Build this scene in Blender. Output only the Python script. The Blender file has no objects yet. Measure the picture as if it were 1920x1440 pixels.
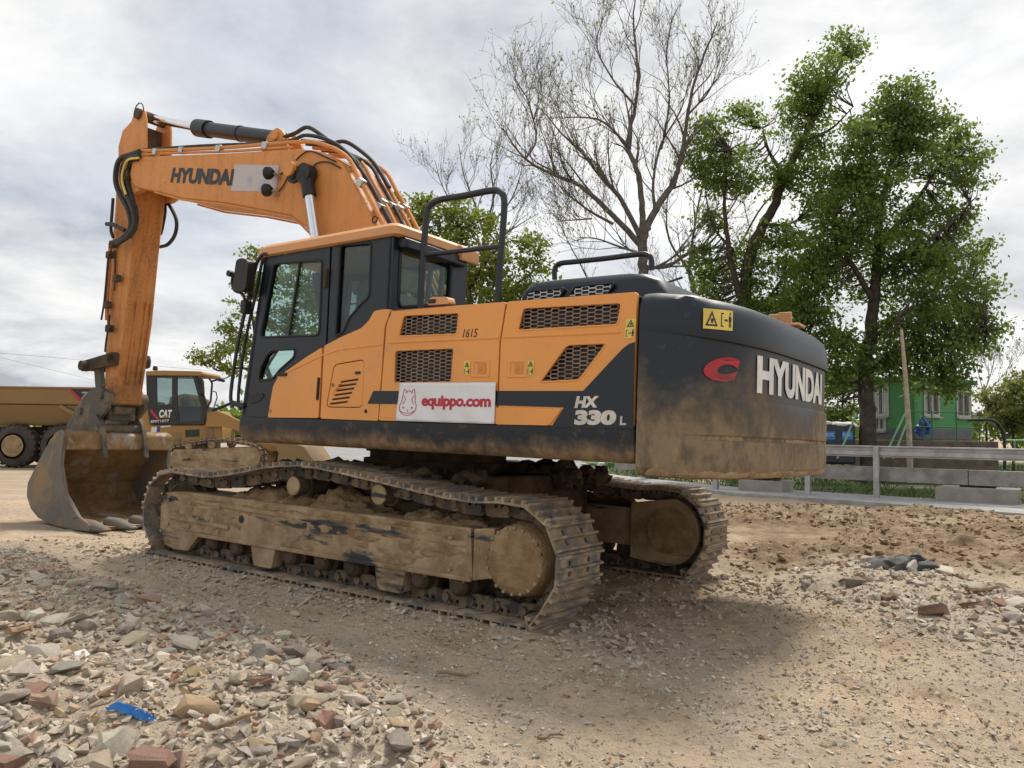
import bpy, bmesh, math, random
import numpy as np
from mathutils import Vector, Matrix
from mathutils.geometry import tessellate_polygon
random.seed(7); rng = np.random.default_rng(7)
scene = bpy.context.scene
C = scene.collection

# ------------------------------------------------------------------ camera
F_PX = 1500.0; PITCH = math.radians(3.4); ROLL = math.radians(0.8); CAM_H = 1.342
fwd = Vector((0, math.cos(PITCH), math.sin(PITCH)))
r0 = Vector((1, 0, 0)); u0 = Vector((0, -math.sin(PITCH), math.cos(PITCH)))
right = r0*math.cos(ROLL) + u0*math.sin(ROLL)
up = u0*math.cos(ROLL) - r0*math.sin(ROLL)
CAM = Vector((0, 0, CAM_H))
cd = bpy.data.cameras.new('camera'); cam = bpy.data.objects.new('camera', cd); C.objects.link(cam)
M3 = Matrix((right, up, -fwd)).transposed()
cam.matrix_world = Matrix.Translation(CAM) @ M3.to_4x4()
cd.sensor_width = 36; cd.lens = F_PX/1920*36; cd.clip_start = .1; cd.clip_end = 4000
scene.camera = cam

# ------------------------------------------------------------------ sky, sun, exposure
SUN_EL = math.radians(54); SUN_AZ = math.radians(28)
sunvec = Vector((math.sin(SUN_AZ)*math.cos(SUN_EL), math.cos(SUN_AZ)*math.cos(SUN_EL), math.sin(SUN_EL)))
w = bpy.data.worlds.new('World'); scene.world = w; w.use_nodes = True
nt = w.node_tree; N = nt.nodes; L = nt.links; N.clear()
wo = N.new('ShaderNodeOutputWorld'); bg = N.new('ShaderNodeBackground'); L.new(bg.outputs[0], wo.inputs[0])
sky = N.new('ShaderNodeTexSky'); sky.sky_type = 'NISHITA'; sky.sun_disc = False
sky.sun_elevation = SUN_EL; sky.sun_rotation = SUN_AZ; sky.air_density = 1; sky.dust_density = 2
tc = N.new('ShaderNodeTexCoord')
def wm(op, a, b=None):
    n = N.new('ShaderNodeVectorMath'); n.operation = op
    for i, q in enumerate((a, b)):
        if q is None: continue
        if isinstance(q, (tuple, list)): n.inputs[i].default_value = q
        else: L.new(q, n.inputs[i])
    return n
def mm(op, a, b=0.5, clamp=False):
    n = N.new('ShaderNodeMath'); n.operation = op; n.use_clamp = clamp
    for i, q in enumerate((a, b)):
        if isinstance(q, (int, float)): n.inputs[i].default_value = q
        else: L.new(q, n.inputs[i])
    return n.outputs[0]
sx = N.new('ShaderNodeSeparateXYZ'); L.new(tc.outputs['Generated'], sx.inputs[0])
zz = mm('ADD', mm('MAXIMUM', sx.outputs[2], 0.0), 0.22)
cb = N.new('ShaderNodeCombineXYZ')
L.new(mm('DIVIDE', sx.outputs[0], zz), cb.inputs[0]); L.new(mm('DIVIDE', sx.outputs[1], zz), cb.inputs[1])
def wnoise(scale, det, rough, off, dist=0.0):
    ad = wm('ADD', cb.outputs[0], off)
    n = N.new('ShaderNodeTexNoise'); n.inputs['Scale'].default_value = scale; n.inputs['Detail'].default_value = det
    n.inputs['Roughness'].default_value = rough; n.inputs['Distortion'].default_value = dist
    L.new(ad.outputs[0], n.inputs['Vector']); return n.outputs['Fac']
n1 = wnoise(1.5, 10, .60, (3.1, 1.7, 0), .35); n2 = wnoise(.55, 5, .5, (7.3, -2.2, 4), .2); n3 = wnoise(3.6, 7, .6, (1.3, 8.2, 2), .3)
den = mm('ADD', mm('ADD', mm('MULTIPLY', n1, .55), mm('MULTIPLY', n2, .3)), mm('MULTIPLY', n3, .15))
ramp = N.new('ShaderNodeValToRGB'); L.new(den, ramp.inputs[0])
e = ramp.color_ramp.elements
e[0].position = .40; e[0].color = (.25, .257, .28, 1); e[1].position = .62; e[1].color = (.555, .552, .545, 1)
for p, c in ((.44, (.335, .341, .362, 1)), (.50, (.42, .423, .43, 1)), (.56, (.505, .504, .50, 1))):
    q = ramp.color_ramp.elements.new(p); q.color = c
# clouds are a little brighter round the veiled sun
dp = wm('DOT_PRODUCT', tc.outputs['Generated'], tuple(sunvec))
glow = mm('POWER', mm('MAXIMUM', dp.outputs['Value'], 0.0), 7.0)
gl = mm('ADD', mm('MULTIPLY', glow, .15), 1.0)
cl = wm('SCALE', ramp.outputs[0]); L.new(gl, cl.inputs['Scale'])
sk = wm('SCALE', sky.outputs[0]); sk.inputs['Scale'].default_value = 0.06
gap = N.new('ShaderNodeMapRange'); gap.inputs[1].default_value = .50; gap.inputs[2].default_value = .60
n4 = wnoise(.8, 6, .55, (-4.4, 2.9, 1), .3); L.new(n4, gap.inputs[0]); gap.inputs[3].default_value = 0; gap.inputs[4].default_value = .30
mx = N.new('ShaderNodeMix'); mx.data_type = 'RGBA'; L.new(gap.outputs[0], mx.inputs[0]); L.new(cl.outputs[0], mx.inputs[6]); L.new(sk.outputs[0], mx.inputs[7])
L.new(mx.outputs[2], bg.inputs[0]); bg.inputs[1].default_value = 1.0
ld = bpy.data.lights.new('sun', 'SUN'); sun = bpy.data.objects.new('sun', ld); C.objects.link(sun)
ld.energy = 2.15; ld.angle = math.radians(13); ld.color = (1, .93, .83)
sun.rotation_euler = sunvec.to_track_quat('Z', 'Y').to_euler(); sun.location = (10, 20, 40)
vs = scene.view_settings; vs.view_transform = 'Standard'; vs.look = 'None'; vs.exposure = .95; vs.gamma = 1; vs.use_curve_mapping = False

# ------------------------------------------------------------------ pixel rays
def ray(px, py):
    return (fwd + right*((px-960)/F_PX) - up*((py-720)/F_PX))
def W(px, py, depth):                      # a point at a given distance along the view axis
    return CAM + ray(px, py)*depth
# machine pose (from the track and deck corners)
RC = np.array([[-0.8250223881289047, -0.5638262968897589, 0.03792052243390473], [0.004473577159025494, -0.07361849788126265, -0.9972764430573444], [0.5650823357648699, -0.8226057522928514, 0.06325922937588599]])
TC = np.array([-0.7777741978097505, 1.8067029129326984, 7.965415936486563])
K = np.array([list(right), list(-up), list(fwd)]).T        # camera (x right, y down, z forward) -> world
RW = K @ RC; TW = K @ TC + np.array(CAM)
EXC_M = Matrix(RW.tolist()).to_4x4(); EXC_M.translation = Vector(TW.tolist())
EXC_I = EXC_M.inverted()
ECAM = EXC_I @ CAM
def E(px, py, y):                          # pixel -> (x, z) on the machine's plane y = const
    d = EXC_I.to_3x3() @ ray(px, py)
    k = (y-ECAM.y)/d.y; p = ECAM + d*k
    return (p.x, p.z)
def EP(pts, y): return [E(a, b, y) for a, b in pts]

# ------------------------------------------------------------------ mesh helpers
class MB:
    def __init__(s): s.v = []; s.f = []
    def add(s, vs_, fs_):
        o = len(s.v); s.v += [tuple(q) for q in vs_]; s.f += [tuple(i+o for i in f) for f in fs_]; return s
    def box(s, c, d, R=None, taper=1.0):
        h = [q/2 for q in d]; vs_ = []
        for sz in (-1, 1):
            t = taper if sz > 0 else 1
            for sx_, sy in ((-1, -1), (1, -1), (1, 1), (-1, 1)):
                p = Vector((sx_*h[0]*t, sy*h[1]*t, sz*h[2]))
                if R is not None: p = R @ p
                vs_.append(p + Vector(c))
        return s.add(vs_, [(3, 2, 1, 0), (4, 5, 6, 7), (0, 1, 5, 4), (1, 2, 6, 5), (2, 3, 7, 6), (3, 0, 4, 7)])
    def bar(s, p0, p1, w_, h_, upv=(0, 0, 1)):     # rectangular bar between two points
        p0, p1 = Vector(p0), Vector(p1); d = p1-p0; l = d.length
        if l < 1e-6: return s
        z = d/l; x = Vector(upv).cross(z)
        if x.length < 1e-4: x = Vector((1, 0, 0)).cross(z)
        x.normalize(); y = z.cross(x)
        R = Matrix((x, y, z)).transposed()
        return s.box((p0+p1)/2, (w_, h_, l), R)
    def prism(s, poly, a0, a1, plane='xz', holes=()):
        loops = [list(poly)] + [list(h) for h in holes]
        flat = [p for l_ in loops for p in l_]
        tris = tessellate_polygon([[Vector((p[0], p[1], 0)) for p in l_] for l_ in loops])
        def m(p, a):
            if plane == 'xz': return (p[0], a, p[1])
            if plane == 'xy': return (p[0], p[1], a)
            return (a, p[0], p[1])
        n = len(flat); vs_ = [m(p, a0) for p in flat] + [m(p, a1) for p in flat]
        fs_ = []
        # orient from signed area of the triangle
        for t in tris:
            a, b, c = [flat[i] for i in t]
            ar = (b[0]-a[0])*(c[1]-a[1])-(b[1]-a[1])*(c[0]-a[0])
            t = tuple(t) if ar > 0 else tuple(reversed(t))
            fs_.append(tuple(reversed(t))); fs_.append(tuple(i+n for i in t))
        o = 0
        for l_ in loops:
            k = len(l_)
            for i in range(k):
                j = (i+1) % k; fs_.append((o+i, o+j, o+j+n, o+i+n))
            o += k
        return s.add(vs_, fs_)
    def cyl(s, p0, p1, r, r1=None, n=20, cap=True):
        return s.tube([p0, p1], [r, r if r1 is None else r1], n, cap)
    def tube(s, pts, r, n=8, cap=True, closed=False):
        P = [Vector(p) for p in pts]; k = len(P)
        if not isinstance(r, (list, tuple)): r = [r]*k
        T = []
        for i in range(k):
            a = P[(i-1) % k] if (closed or i > 0) else P[i]; b = P[(i+1) % k] if (closed or i < k-1) else P[i]
            t = (b-a); T.append(t.normalized() if t.length > 1e-9 else Vector((0, 0, 1)))
        nx = T[0].orthogonal().normalized(); vs_ = []
        for i in range(k):
            nx = (nx - T[i]*nx.dot(T[i]))
            nx = nx.normalized() if nx.length > 1e-6 else T[i].orthogonal().normalized()
            ny = T[i].cross(nx)
            for j in range(n):
                a = 2*math.pi*j/n; vs_.append(P[i] + (nx*math.cos(a)+ny*math.sin(a))*r[i])
        fs_ = []
        for i in range(k if closed else k-1):
            i2 = (i+1) % k
            for j in range(n):
                j2 = (j+1) % n; fs_.append((i*n+j, i*n+j2, i2*n+j2, i2*n+j))
        if cap and not closed:
            fs_.append(tuple(reversed(range(n)))); fs_.append(tuple((k-1)*n+j for j in range(n)))
        return s.add(vs_, fs_)
    def loft(s, rings, cap=True, closed=True):
        n = len(rings[0]); vs_ = [p for r in rings for p in r]; fs_ = []
        for i in range(len(rings)-1):
            for j in range(n if closed else n-1):
                j2 = (j+1) % n; fs_.append((i*n+j, i*n+j2, (i+1)*n+j2, (i+1)*n+j))
        if cap:
            fs_.append(tuple(reversed(range(n)))); fs_.append(tuple((len(rings)-1)*n+j for j in range(n)))
        return s.add(vs_, fs_)
    def lathe(s, prof, origin, axis=(0, 1, 0), n=28):       # prof: (distance along axis, radius)
        a = Vector(axis).normalized(); x = a.orthogonal().normalized(); y = a.cross(x); o = Vector(origin)
        rings = [[o + a*d + (x*math.cos(2*math.pi*j/n)+y*math.sin(2*math.pi*j/n))*max(r, 1e-4) for j in range(n)] for d, r in prof]
        return s.loft(rings)
    def mesh(s, name, smooth=35):
        me = bpy.data.meshes.new(name); me.from_pydata(s.v, [], s.f); me.validate(clean_customdata=False)
        bm = bmesh.new(); bm.from_mesh(me); bmesh.ops.recalc_face_normals(bm, faces=bm.faces); bm.to_mesh(me); bm.free()
        if smooth:
            me.polygons.foreach_set('use_smooth', [True]*len(me.polygons)); me.set_sharp_from_angle(angle=math.radians(smooth))
        return me
    def build(s, name, m=None, parent=None, smooth=35, bevel=0, seg=2, label=None):
        o = bpy.data.objects.new(name, s.mesh(name, smooth)); C.objects.link(o)
        if m: o.data.materials.append(m)
        if parent: o.parent = parent
        if bevel:
            b = o.modifiers.new('bevel', 'BEVEL'); b.width = bevel; b.segments = seg; b.limit_method = 'ANGLE'; b.angle_limit = math.radians(40)
            b.use_clamp_overlap = True; b.harden_normals = False
        if label: o['label'] = label
        return o
def tag(o, label, cat, group=None, kind=None):
    o['label'] = label; o['category'] = cat
    if group: o['group'] = group
    if kind: o['kind'] = kind
    return o
def empty(name, loc=(0, 0, 0), rz=0, mw=None):
    o = bpy.data.objects.new(name, None); C.objects.link(o); o.empty_display_size = .2
    if mw is not None:
        o.location = mw.to_translation(); o.rotation_euler = mw.to_euler()
    else:
        o.location = loc; o.rotation_euler = (0, 0, rz)
    return o
def link_copy(o, parent=None):
    c = o.copy(); C.objects.link(c); c.parent = parent
    for ch in list(o.children): link_copy(ch, c)
    return c
def smooth_path(pts, n=6):                 # Catmull-Rom through points
    P = [Vector(p) for p in pts]; out = []
    for i in range(len(P)-1):
        a = P[i-1] if i else P[i]*2-P[i+1]; b = P[i]; c = P[i+1]; d = P[i+2] if i+2 < len(P) else P[i+1]*2-P[i]
        for k in range(n):
            t = k/n
            out.append(.5*((2*b)+(c-a)*t+(2*a-5*b+4*c-d)*t*t+(3*b-a-3*c+d)*t**3))
    out.append(P[-1]); return out
def round_poly(pts, r, n=4):
    out = []; k = len(pts)
    for i in range(k):
        a, b, c = Vector(pts[i-1][:2]), Vector(pts[i][:2]), Vector(pts[(i+1) % k][:2])
        u, v = a-b, c-b; d = min(r, u.length*.45, v.length*.45)
        p0 = b+u.normalized()*d; p1 = b+v.normalized()*d
        for j in range(n+1):
            t = j/n; out.append(tuple(p0*(1-t)**2 + b*2*t*(1-t) + p1*t*t))
    return out
_tc = {}
def text2d(s, bold=.0, shear=0.0, spacing=1.0):            # unit-box text outline mesh (built-in font)
    key = (s, bold, shear, spacing)
    if key in _tc: return _tc[key]
    cu = bpy.data.curves.new('txt', 'FONT'); cu.body = s; cu.offset = bold; cu.shear = shear; cu.space_character = spacing; cu.resolution_u = 4
    o = bpy.data.objects.new('txt', cu); C.objects.link(o)
    dg = bpy.context.evaluated_depsgraph_get(); me = bpy.data.meshes.new_from_object(o.evaluated_get(dg))
    v = np.array([q.co[:2] for q in me.vertices]); f = [tuple(p.vertices) for p in me.polygons]
    bpy.data.objects.remove(o); bpy.data.curves.remove(cu); bpy.data.meshes.remove(me)
    mn, mxx = v.min(0), v.max(0); v = (v-mn)/(mxx-mn)
    _tc[key] = (v, f); return v, f
def text_quad(name, s, quad, m, parent, bold=.0, shear=0, spacing=1.0, fn=None):
    # quad: four 3-D corners bottom-left, bottom-right, top-right, top-left
    v, f = text2d(s, bold, shear, spacing); q = [Vector(p) for p in quad] if quad else None; mb = MB(); out = []
    for a, b in v:
        out.append(fn(a, b) if fn else (q[0]*(1-a)*(1-b)+q[1]*a*(1-b)+q[2]*a*b+q[3]*(1-a)*b))
    mb.add(out, f); return mb.build(name, m, parent, smooth=0)

# ------------------------------------------------------------------ materials
MATS = {}
class NT:
    def __init__(s, name):
        s.m = bpy.data.materials.new(name); s.m.use_nodes = True; s.t = s.m.node_tree; s.n = s.t.nodes; s.b = s.n['Principled BSDF']
        s.tc = s.n.new('ShaderNodeTexCoord'); s.co = s.tc.outputs['Object']
    def link(s, a, b): s.t.links.new(a, b)
    def noise(s, scale, det=5, rough=.55, vec=None, dist=0, out='Fac'):
        n = s.n.new('ShaderNodeTexNoise'); n.inputs['Scale'].default_value = scale; n.inputs['Detail'].default_value = det
        n.inputs['Roughness'].default_value = rough; n.inputs['Distortion'].default_value = dist
        s.link(vec or s.co, n.inputs['Vector']); return n.outputs[out]
    def vor(s, scale, vec=None, feat='F1', out='Distance'):
        n = s.n.new('ShaderNodeTexVoronoi'); n.feature = feat; n.inputs['Scale'].default_value = scale
        s.link(vec or s.co, n.inputs['Vector']); return n.outputs[out]
    def rng(s, v, a, b, c=0, d=1):
        n = s.n.new('ShaderNodeMapRange'); n.interpolation_type = 'SMOOTHSTEP'; s.link(v, n.inputs[0])
        for i, q in enumerate((a, b, c, d)): n.inputs[i+1].default_value = q
        return n.outputs[0]
    def math(s, op, a, b=.5, clamp=False):
        n = s.n.new('ShaderNodeMath'); n.operation = op; n.use_clamp = clamp
        for i, q in enumerate((a, b)):
            if isinstance(q, (int, float)): n.inputs[i].default_value = q
            else: s.link(q, n.inputs[i])
        return n.outputs[0]
    def mix(s, fac, a, b, mode='MIX'):
        n = s.n.new('ShaderNodeMix'); n.data_type = 'RGBA'; n.blend_type = mode
        for i, q in ((0, fac), (6, a), (7, b)):
            if isinstance(q, (int, float)): n.inputs[i].default_value = q
            elif isinstance(q, tuple): n.inputs[i].default_value = q if len(q) == 4 else q+(1,)
            else: s.link(q, n.inputs[i])
        return n.outputs[2]
    def sep(s, v=None):
        n = s.n.new('ShaderNodeSeparateXYZ'); s.link(v or s.co, n.inputs[0]); return n.outputs
    def mapv(s, scale=(1, 1, 1), loc=(0, 0, 0), vec=None):
        n = s.n.new('ShaderNodeMapping'); n.inputs['Scale'].default_value = scale; n.inputs['Location'].default_value = loc
        s.link(vec or s.co, n.inputs['Vector']); return n.outputs[0]
    def bump(s, h, strength=.3, dist=.01):
        n = s.n.new('ShaderNodeBump'); n.inputs['Strength'].default_value = strength; n.inputs['Distance'].default_value = dist
        s.link(h, n.inputs['Height']); s.link(n.outputs[0], s.b.inputs['Normal'])
    def col(s, c): s.link(c, s.b.inputs['Base Color'])
    def rough(s, v):
        if isinstance(v, (int, float)): s.b.inputs['Roughness'].default_value = v
        else: s.link(v, s.b.inputs['Roughness'])
def paint(name, col, rough=.4, dirt=(.22, .15, .09), amt=.5, scale=4, zmud=None, zamp=(0, 1.6), spots=0, streak=False, metal=0, bump=.12, coat=0):
    """painted sheet metal with uneven dust, mud that climbs from below, scuffs"""
    t = NT(name); c3 = tuple(col)
    big = t.noise(scale*.35, 4, .5); mid = t.noise(scale*2.2, 8, .65); fine = t.noise(scale*14, 4, .6)
    c = t.mix(t.rng(big, .3, .7, 0, .55), c3, tuple(q*.82 for q in c3))
    vec = t.mapv((1, 1, .18)) if streak else None
    d = t.math('ADD', t.math('MULTIPLY', t.noise(scale*3, 7, .65, vec), .65), t.math('MULTIPLY', fine, .35))
    mask = t.rng(d, .62-.3*amt, .78-.2*amt, 0, .25+.55*amt)
    if zmud:
        z = t.sep()[2]; h = t.math('ADD', z, t.math('MULTIPLY', t.math('SUBTRACT', mid, .5), (zmud[1]-zmud[0])*zamp[1])); h = t.math('ADD', h, t.math('MULTIPLY', t.math('SUBTRACT', t.noise(scale*.75, 5, .6, None, .6), .5), (zmud[1]-zmud[0])*zamp[0]))
        mask = t.math('MAXIMUM', mask, t.math('MULTIPLY', t.rng(h, zmud[0], zmud[1], .95, 0), t.rng(t.noise(scale*5, 6, .7, t.mapv((1, 1, .6))), .3, .6, .45, 1)))
    dc = t.mix(fine, dirt, tuple(q*1.45 for q in dirt))
    c = t.mix(mask, c, dc)
    if spots:
        sp = t.rng(t.vor(scale*5), .03*spots, .05*spots, 1, 0); sp = t.math('MULTIPLY', sp, t.rng(t.noise(scale*1.1, 2), .52, .6))
        c = t.mix(sp, c, (.42, .38, .33))
    t.col(c); t.rough(t.rng(mask, 0, .6, rough, .9)); t.b.inputs['Metallic'].default_value = metal
    if coat: t.b.inputs['Coat Weight'].default_value = coat; t.b.inputs['Coat Roughness'].default_value = .25
    t.bump(t.math('ADD', t.math('MULTIPLY', mask, .5), t.math('MULTIPLY', fine, .3)), bump, .006)
    return t.m
def plain(name, col, rough=.5, metal=0, var=.25, scale=8, bump=.15):
    t = NT(name); c = t.mix(t.rng(t.noise(scale, 6, .6), .3, .7), tuple(q*(1-var) for q in col), tuple(min(1, q*(1+var)) for q in col))
    t.col(c); t.rough(rough); t.b.inputs['Metallic'].default_value = metal; t.bump(t.noise(scale*5, 5, .6), bump, .008); return t.m
def mudmat(name, col, col2, scale=5, bump=.7, dist=.03, under=None, amt=.5, metal=.0, stretch=None):
    t = NT(name); oi = t.n.new('ShaderNodeObjectInfo'); a = t.n.new('ShaderNodeVectorMath'); a.operation = 'ADD'
    t.link(t.co, a.inputs[0]); t.link(oi.outputs['Location'], a.inputs[1]); v = a.outputs[0]
    n1 = t.noise(scale, 8, .65, v); n2 = t.noise(scale*6, 6, .7, v); n3 = t.noise(scale*22, 3, .6, v)
    c = t.mix(t.rng(n1, .3, .7), col, col2); c = t.mix(t.rng(n2, .55, .75, 0, .5), c, tuple(q*1.5 for q in col2)); r = .92
    if under:
        u = t.rng(t.noise(scale*.8, 7, .62, t.mapv(stretch, (0, 0, 0), v) if stretch else v, .4), .62-.25*amt, .70-.25*amt)
        c = t.mix(u, c, under); t.rough(t.rng(u, 0, 1, .92, .5))
    else: t.rough(r)
    t.col(c); t.b.inputs['Specular IOR Level'].default_value = .3
    t.bump(t.math('ADD', t.math('MULTIPLY', n1, .5), t.math('ADD', t.math('MULTIPLY', n2, .35), t.math('MULTIPLY', n3, .2))), bump, dist); return t.m
def glassmat(name, tint, gl=.05):
    t = NT(name); n = t.n; out = n['Material Output']
    tr = n.new('ShaderNodeBsdfTransparent'); tr.inputs[0].default_value = tint+(1,)
    gs = n.new('ShaderNodeBsdfGlossy'); gs.inputs['Roughness'].default_value = .03
    lw = n.new('ShaderNodeLayerWeight'); lw.inputs[0].default_value = .12
    mxs = n.new('ShaderNodeMixShader'); t.link(t.rng(lw.outputs['Fresnel'], 0, 1, gl, .55), mxs.inputs[0])
    t.link(tr.outputs[0], mxs.inputs[1]); t.link(gs.outputs[0], mxs.inputs[2]); t.link(mxs.outputs[0], out.inputs[0]); return t.m
ORANGE = (.83, .345, .075)
NAVY = (.005, .0115, .0205)
M = dict(
 orange=paint('orange_paint', ORANGE, .42, dirt=(.40, .27, .15), amt=.36, scale=2.6, coat=.12, spots=.5),
 orange_old=paint('weathered_orange_paint', (.70, .285, .068), .55, dirt=(.33, .17, .075), amt=.6, scale=2.0, streak=True),
 arm=paint('muddy_orange_arm_paint', (.62, .25, .065), .6, dirt=(.13, .07, .035), amt=.62, scale=2.2, streak=True, zmud=(1.2, 3.0), zamp=(1.2, 1.6)),
 roof=paint('dusty_orange_roof_paint', (.66, .32, .125), .5, dirt=(.45, .33, .22), amt=.3),
 navy=paint('navy_paint', NAVY, .4, dirt=(.07, .062, .05), amt=.14, scale=3, spots=.35),
 cab=paint('cab_navy_paint', (.0045, .0095, .017), .38, dirt=(.035, .036, .038), amt=.06, scale=3, coat=.0),
 skirt=paint('muddy_navy_skirt', NAVY, .5, dirt=(.27, .18, .10), amt=.3, scale=3.2, zmud=(1.14, 1.32), zamp=(1.1, 1.4), spots=.6),
 weight=paint('muddy_counterweight_paint', NAVY, .42, dirt=(.215, .16, .098), amt=.14, scale=2.0, zmud=(1.24, 1.80), zamp=(1.9, 1.3), spots=.5, bump=.5),
 mud=mudmat('caked_mud', (.22, .135, .065), (.43, .30, .165), 5, 1.0, .05),
 mud2=mudmat('dried_mud_crust', (.24, .155, .08), (.46, .34, .205), 5, 1.0, .04),
 tframe=mudmat('muddy_track_frame', (.23, .15, .08), (.44, .33, .205), 3.2, .7, .025, under=(.04, .041, .044), amt=.22, stretch=(.32, 1, 1.9)),
 shoe=mudmat('worn_track_steel', (.22, .16, .10), (.42, .335, .24), 6, .5, .01, under=(.17, .155, .14), amt=.5),
 link=mudmat('track_link_steel', (.12, .088, .058), (.23, .175, .12), 7, .5, .01, under=(.055, .05, .046), amt=.6),
 darkmud=mudmat('dark_muddy_steel', (.045, .033, .022), (.12, .085, .055), 5, .6, .015),
 coupler=mudmat('dirty_coupler_steel', (.10, .08, .055), (.21, .175, .125), 4, .5, .015, under=(.07, .068, .06), amt=.5),
 bucket=mudmat('rusty_bucket_steel', (.17, .10, .045), (.34, .23, .12), 3, .4, .012, under=(.30, .26, .22), amt=.3),
 bucketside=mudmat('grey_bucket_steel', (.155, .142, .125), (.205, .18, .145), 2.5, .3, .008, under=(.24, .155, .075), amt=.35),
 black=plain('black_rubber', (.012, .012, .013), .55, 0, .3, 12, .1),
 tube=plain('black_painted_tube', (.014, .018, .024), .42, 0, .2, 6, .05),
 hose=plain('dusty_hose_rubber', (.028, .025, .022), .6, 0, .5, 14, .2),
 chrome=plain('chromed_rod', (.75, .76, .78), .16, 1, .05, 6, .02),
 steel=plain('dull_steel', (.27, .19, .13), .7, .1, .3, 14, .2),
 galv=plain('clamp_metal', (.5, .49, .46), .4, .8, .2, 10, .1),
 white=plain('white_decal', (.72, .71, .68), .5, 0, .12, 5, .03),
 dirtywhite=plain('worn_white_decal', (.58, .55, .50), .55, 0, .25, 7, .05),
 banner=plain('white_vinyl_banner', (.76, .77, .79), .45, 0, .05, 2.2, .3),
 red=plain('red_print', (.46, .02, .045), .5, 0, .12, 5, .02),
 decaldark=plain('dark_decal', (.02, .024, .03), .5, 0, .2, 4, .02),
 warn=plain('yellow_warning_decal', (.72, .56, .12), .5, 0, .15, 6, .02),
 beige=plain('beige_seat_fabric', (.42, .35, .27), .8, 0, .2, 6, .1),
 interior=plain('cab_interior_plastic', (.028, .03, .033), .6, 0, .2, 6, .1),
 glass=glassmat('tinted_cab_glass', (.74, .85, .83)),
 glassd=glassmat('dark_tinted_glass', (.46, .56, .55), .07),
)

# ================================================================== GROUND
_lat = {}
def vnoise(x, y, seed):
    if seed not in _lat: _lat[seed] = np.random.default_rng(seed).random((256, 256))
    g = _lat[seed]; xi = np.floor(x).astype(int); yi = np.floor(y).astype(int); fx = x-xi; fy = y-yi
    fx = fx*fx*(3-2*fx); fy = fy*fy*(3-2*fy)
    a = g[xi % 256, yi % 256]; b = g[(xi+1) % 256, yi % 256]; c = g[xi % 256, (yi+1) % 256]; d = g[(xi+1) % 256, (yi+1) % 256]
    return (a*(1-fx)+b*fx)*(1-fy)+(c*(1-fx)+d*fx)*fy-.5
def sstep(v, a, b):
    t = np.clip((v-a)/(b-a), 0, 1); return t*t*(3-2*t)
def gbase(x, y):
    x = np.asarray(x, float); y = np.asarray(y, float)
    fade = 1-sstep(y, 10, 22)
    return -.145*np.tanh((x+.78)/6)*fade - .22*sstep(y, 9, 24) - .03*sstep(y, 6, 10)*0
def ground_at(px, py):                     # where a pixel's ray meets the ground
    r = ray(px, py); k = 1.3/max(-r.z, 1e-3)
    for i in range(12):
        p = CAM+r*k; k = (CAM_H-float(gbase(p.x, p.y)))/max(-r.z, 1e-3)
    p = CAM+r*k; return Vector((p.x, p.y, float(gbase(p.x, p.y))))
def poly_px(pts): return [tuple(ground_at(a, b)[:2]) for a, b in pts]
HEAP_L = poly_px([(-260, 1035), (60, 1040), (200, 1078), (330, 1118), (470, 1165), (610, 1225), (740, 1300), (830, 1370), (880, 1520), (-560, 1520)])
HEAP_R = poly_px([(1470, 1085), (1610, 1068), (1760, 1085), (1960, 1130), (2040, 1250), (1880, 1225), (1700, 1180), (1560, 1130)])
SOIL_R = poly_px([(1330, 945), (1500, 935), (1750, 960), (2000, 985), (2100, 1070), (1750, 1075), (1450, 1075), (1340, 1050)])
def polydist(poly, x, y):                  # signed distance, positive inside
    x = np.asarray(x, float); y = np.asarray(y, float); ins = np.zeros(x.shape, bool); d = np.full(x.shape, 1e9); k = len(poly)
    for i in range(k):
        ax, ay = poly[i]; bx, by = poly[(i+1) % k]
        t = np.clip(((x-ax)*(bx-ax)+(y-ay)*(by-ay))/((bx-ax)**2+(by-ay)**2), 0, 1)
        d = np.minimum(d, np.hypot(x-ax-t*(bx-ax), y-ay-t*(by-ay)))
        cr = ((ay > y) != (by > y)) & (x < (bx-ax)*(y-ay)/(by-ay+1e-12)+ax); ins ^= cr
    return np.where(ins, d, -d)
_ei = np.array(EXC_I)
def exc_xy(x, y):
    z = gbase(x, y); return _ei[0, 0]*x+_ei[0, 1]*y+_ei[0, 2]*z+_ei[0, 3], _ei[1, 0]*x+_ei[1, 1]*y+_ei[1, 2]*z+_ei[1, 3]
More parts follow.
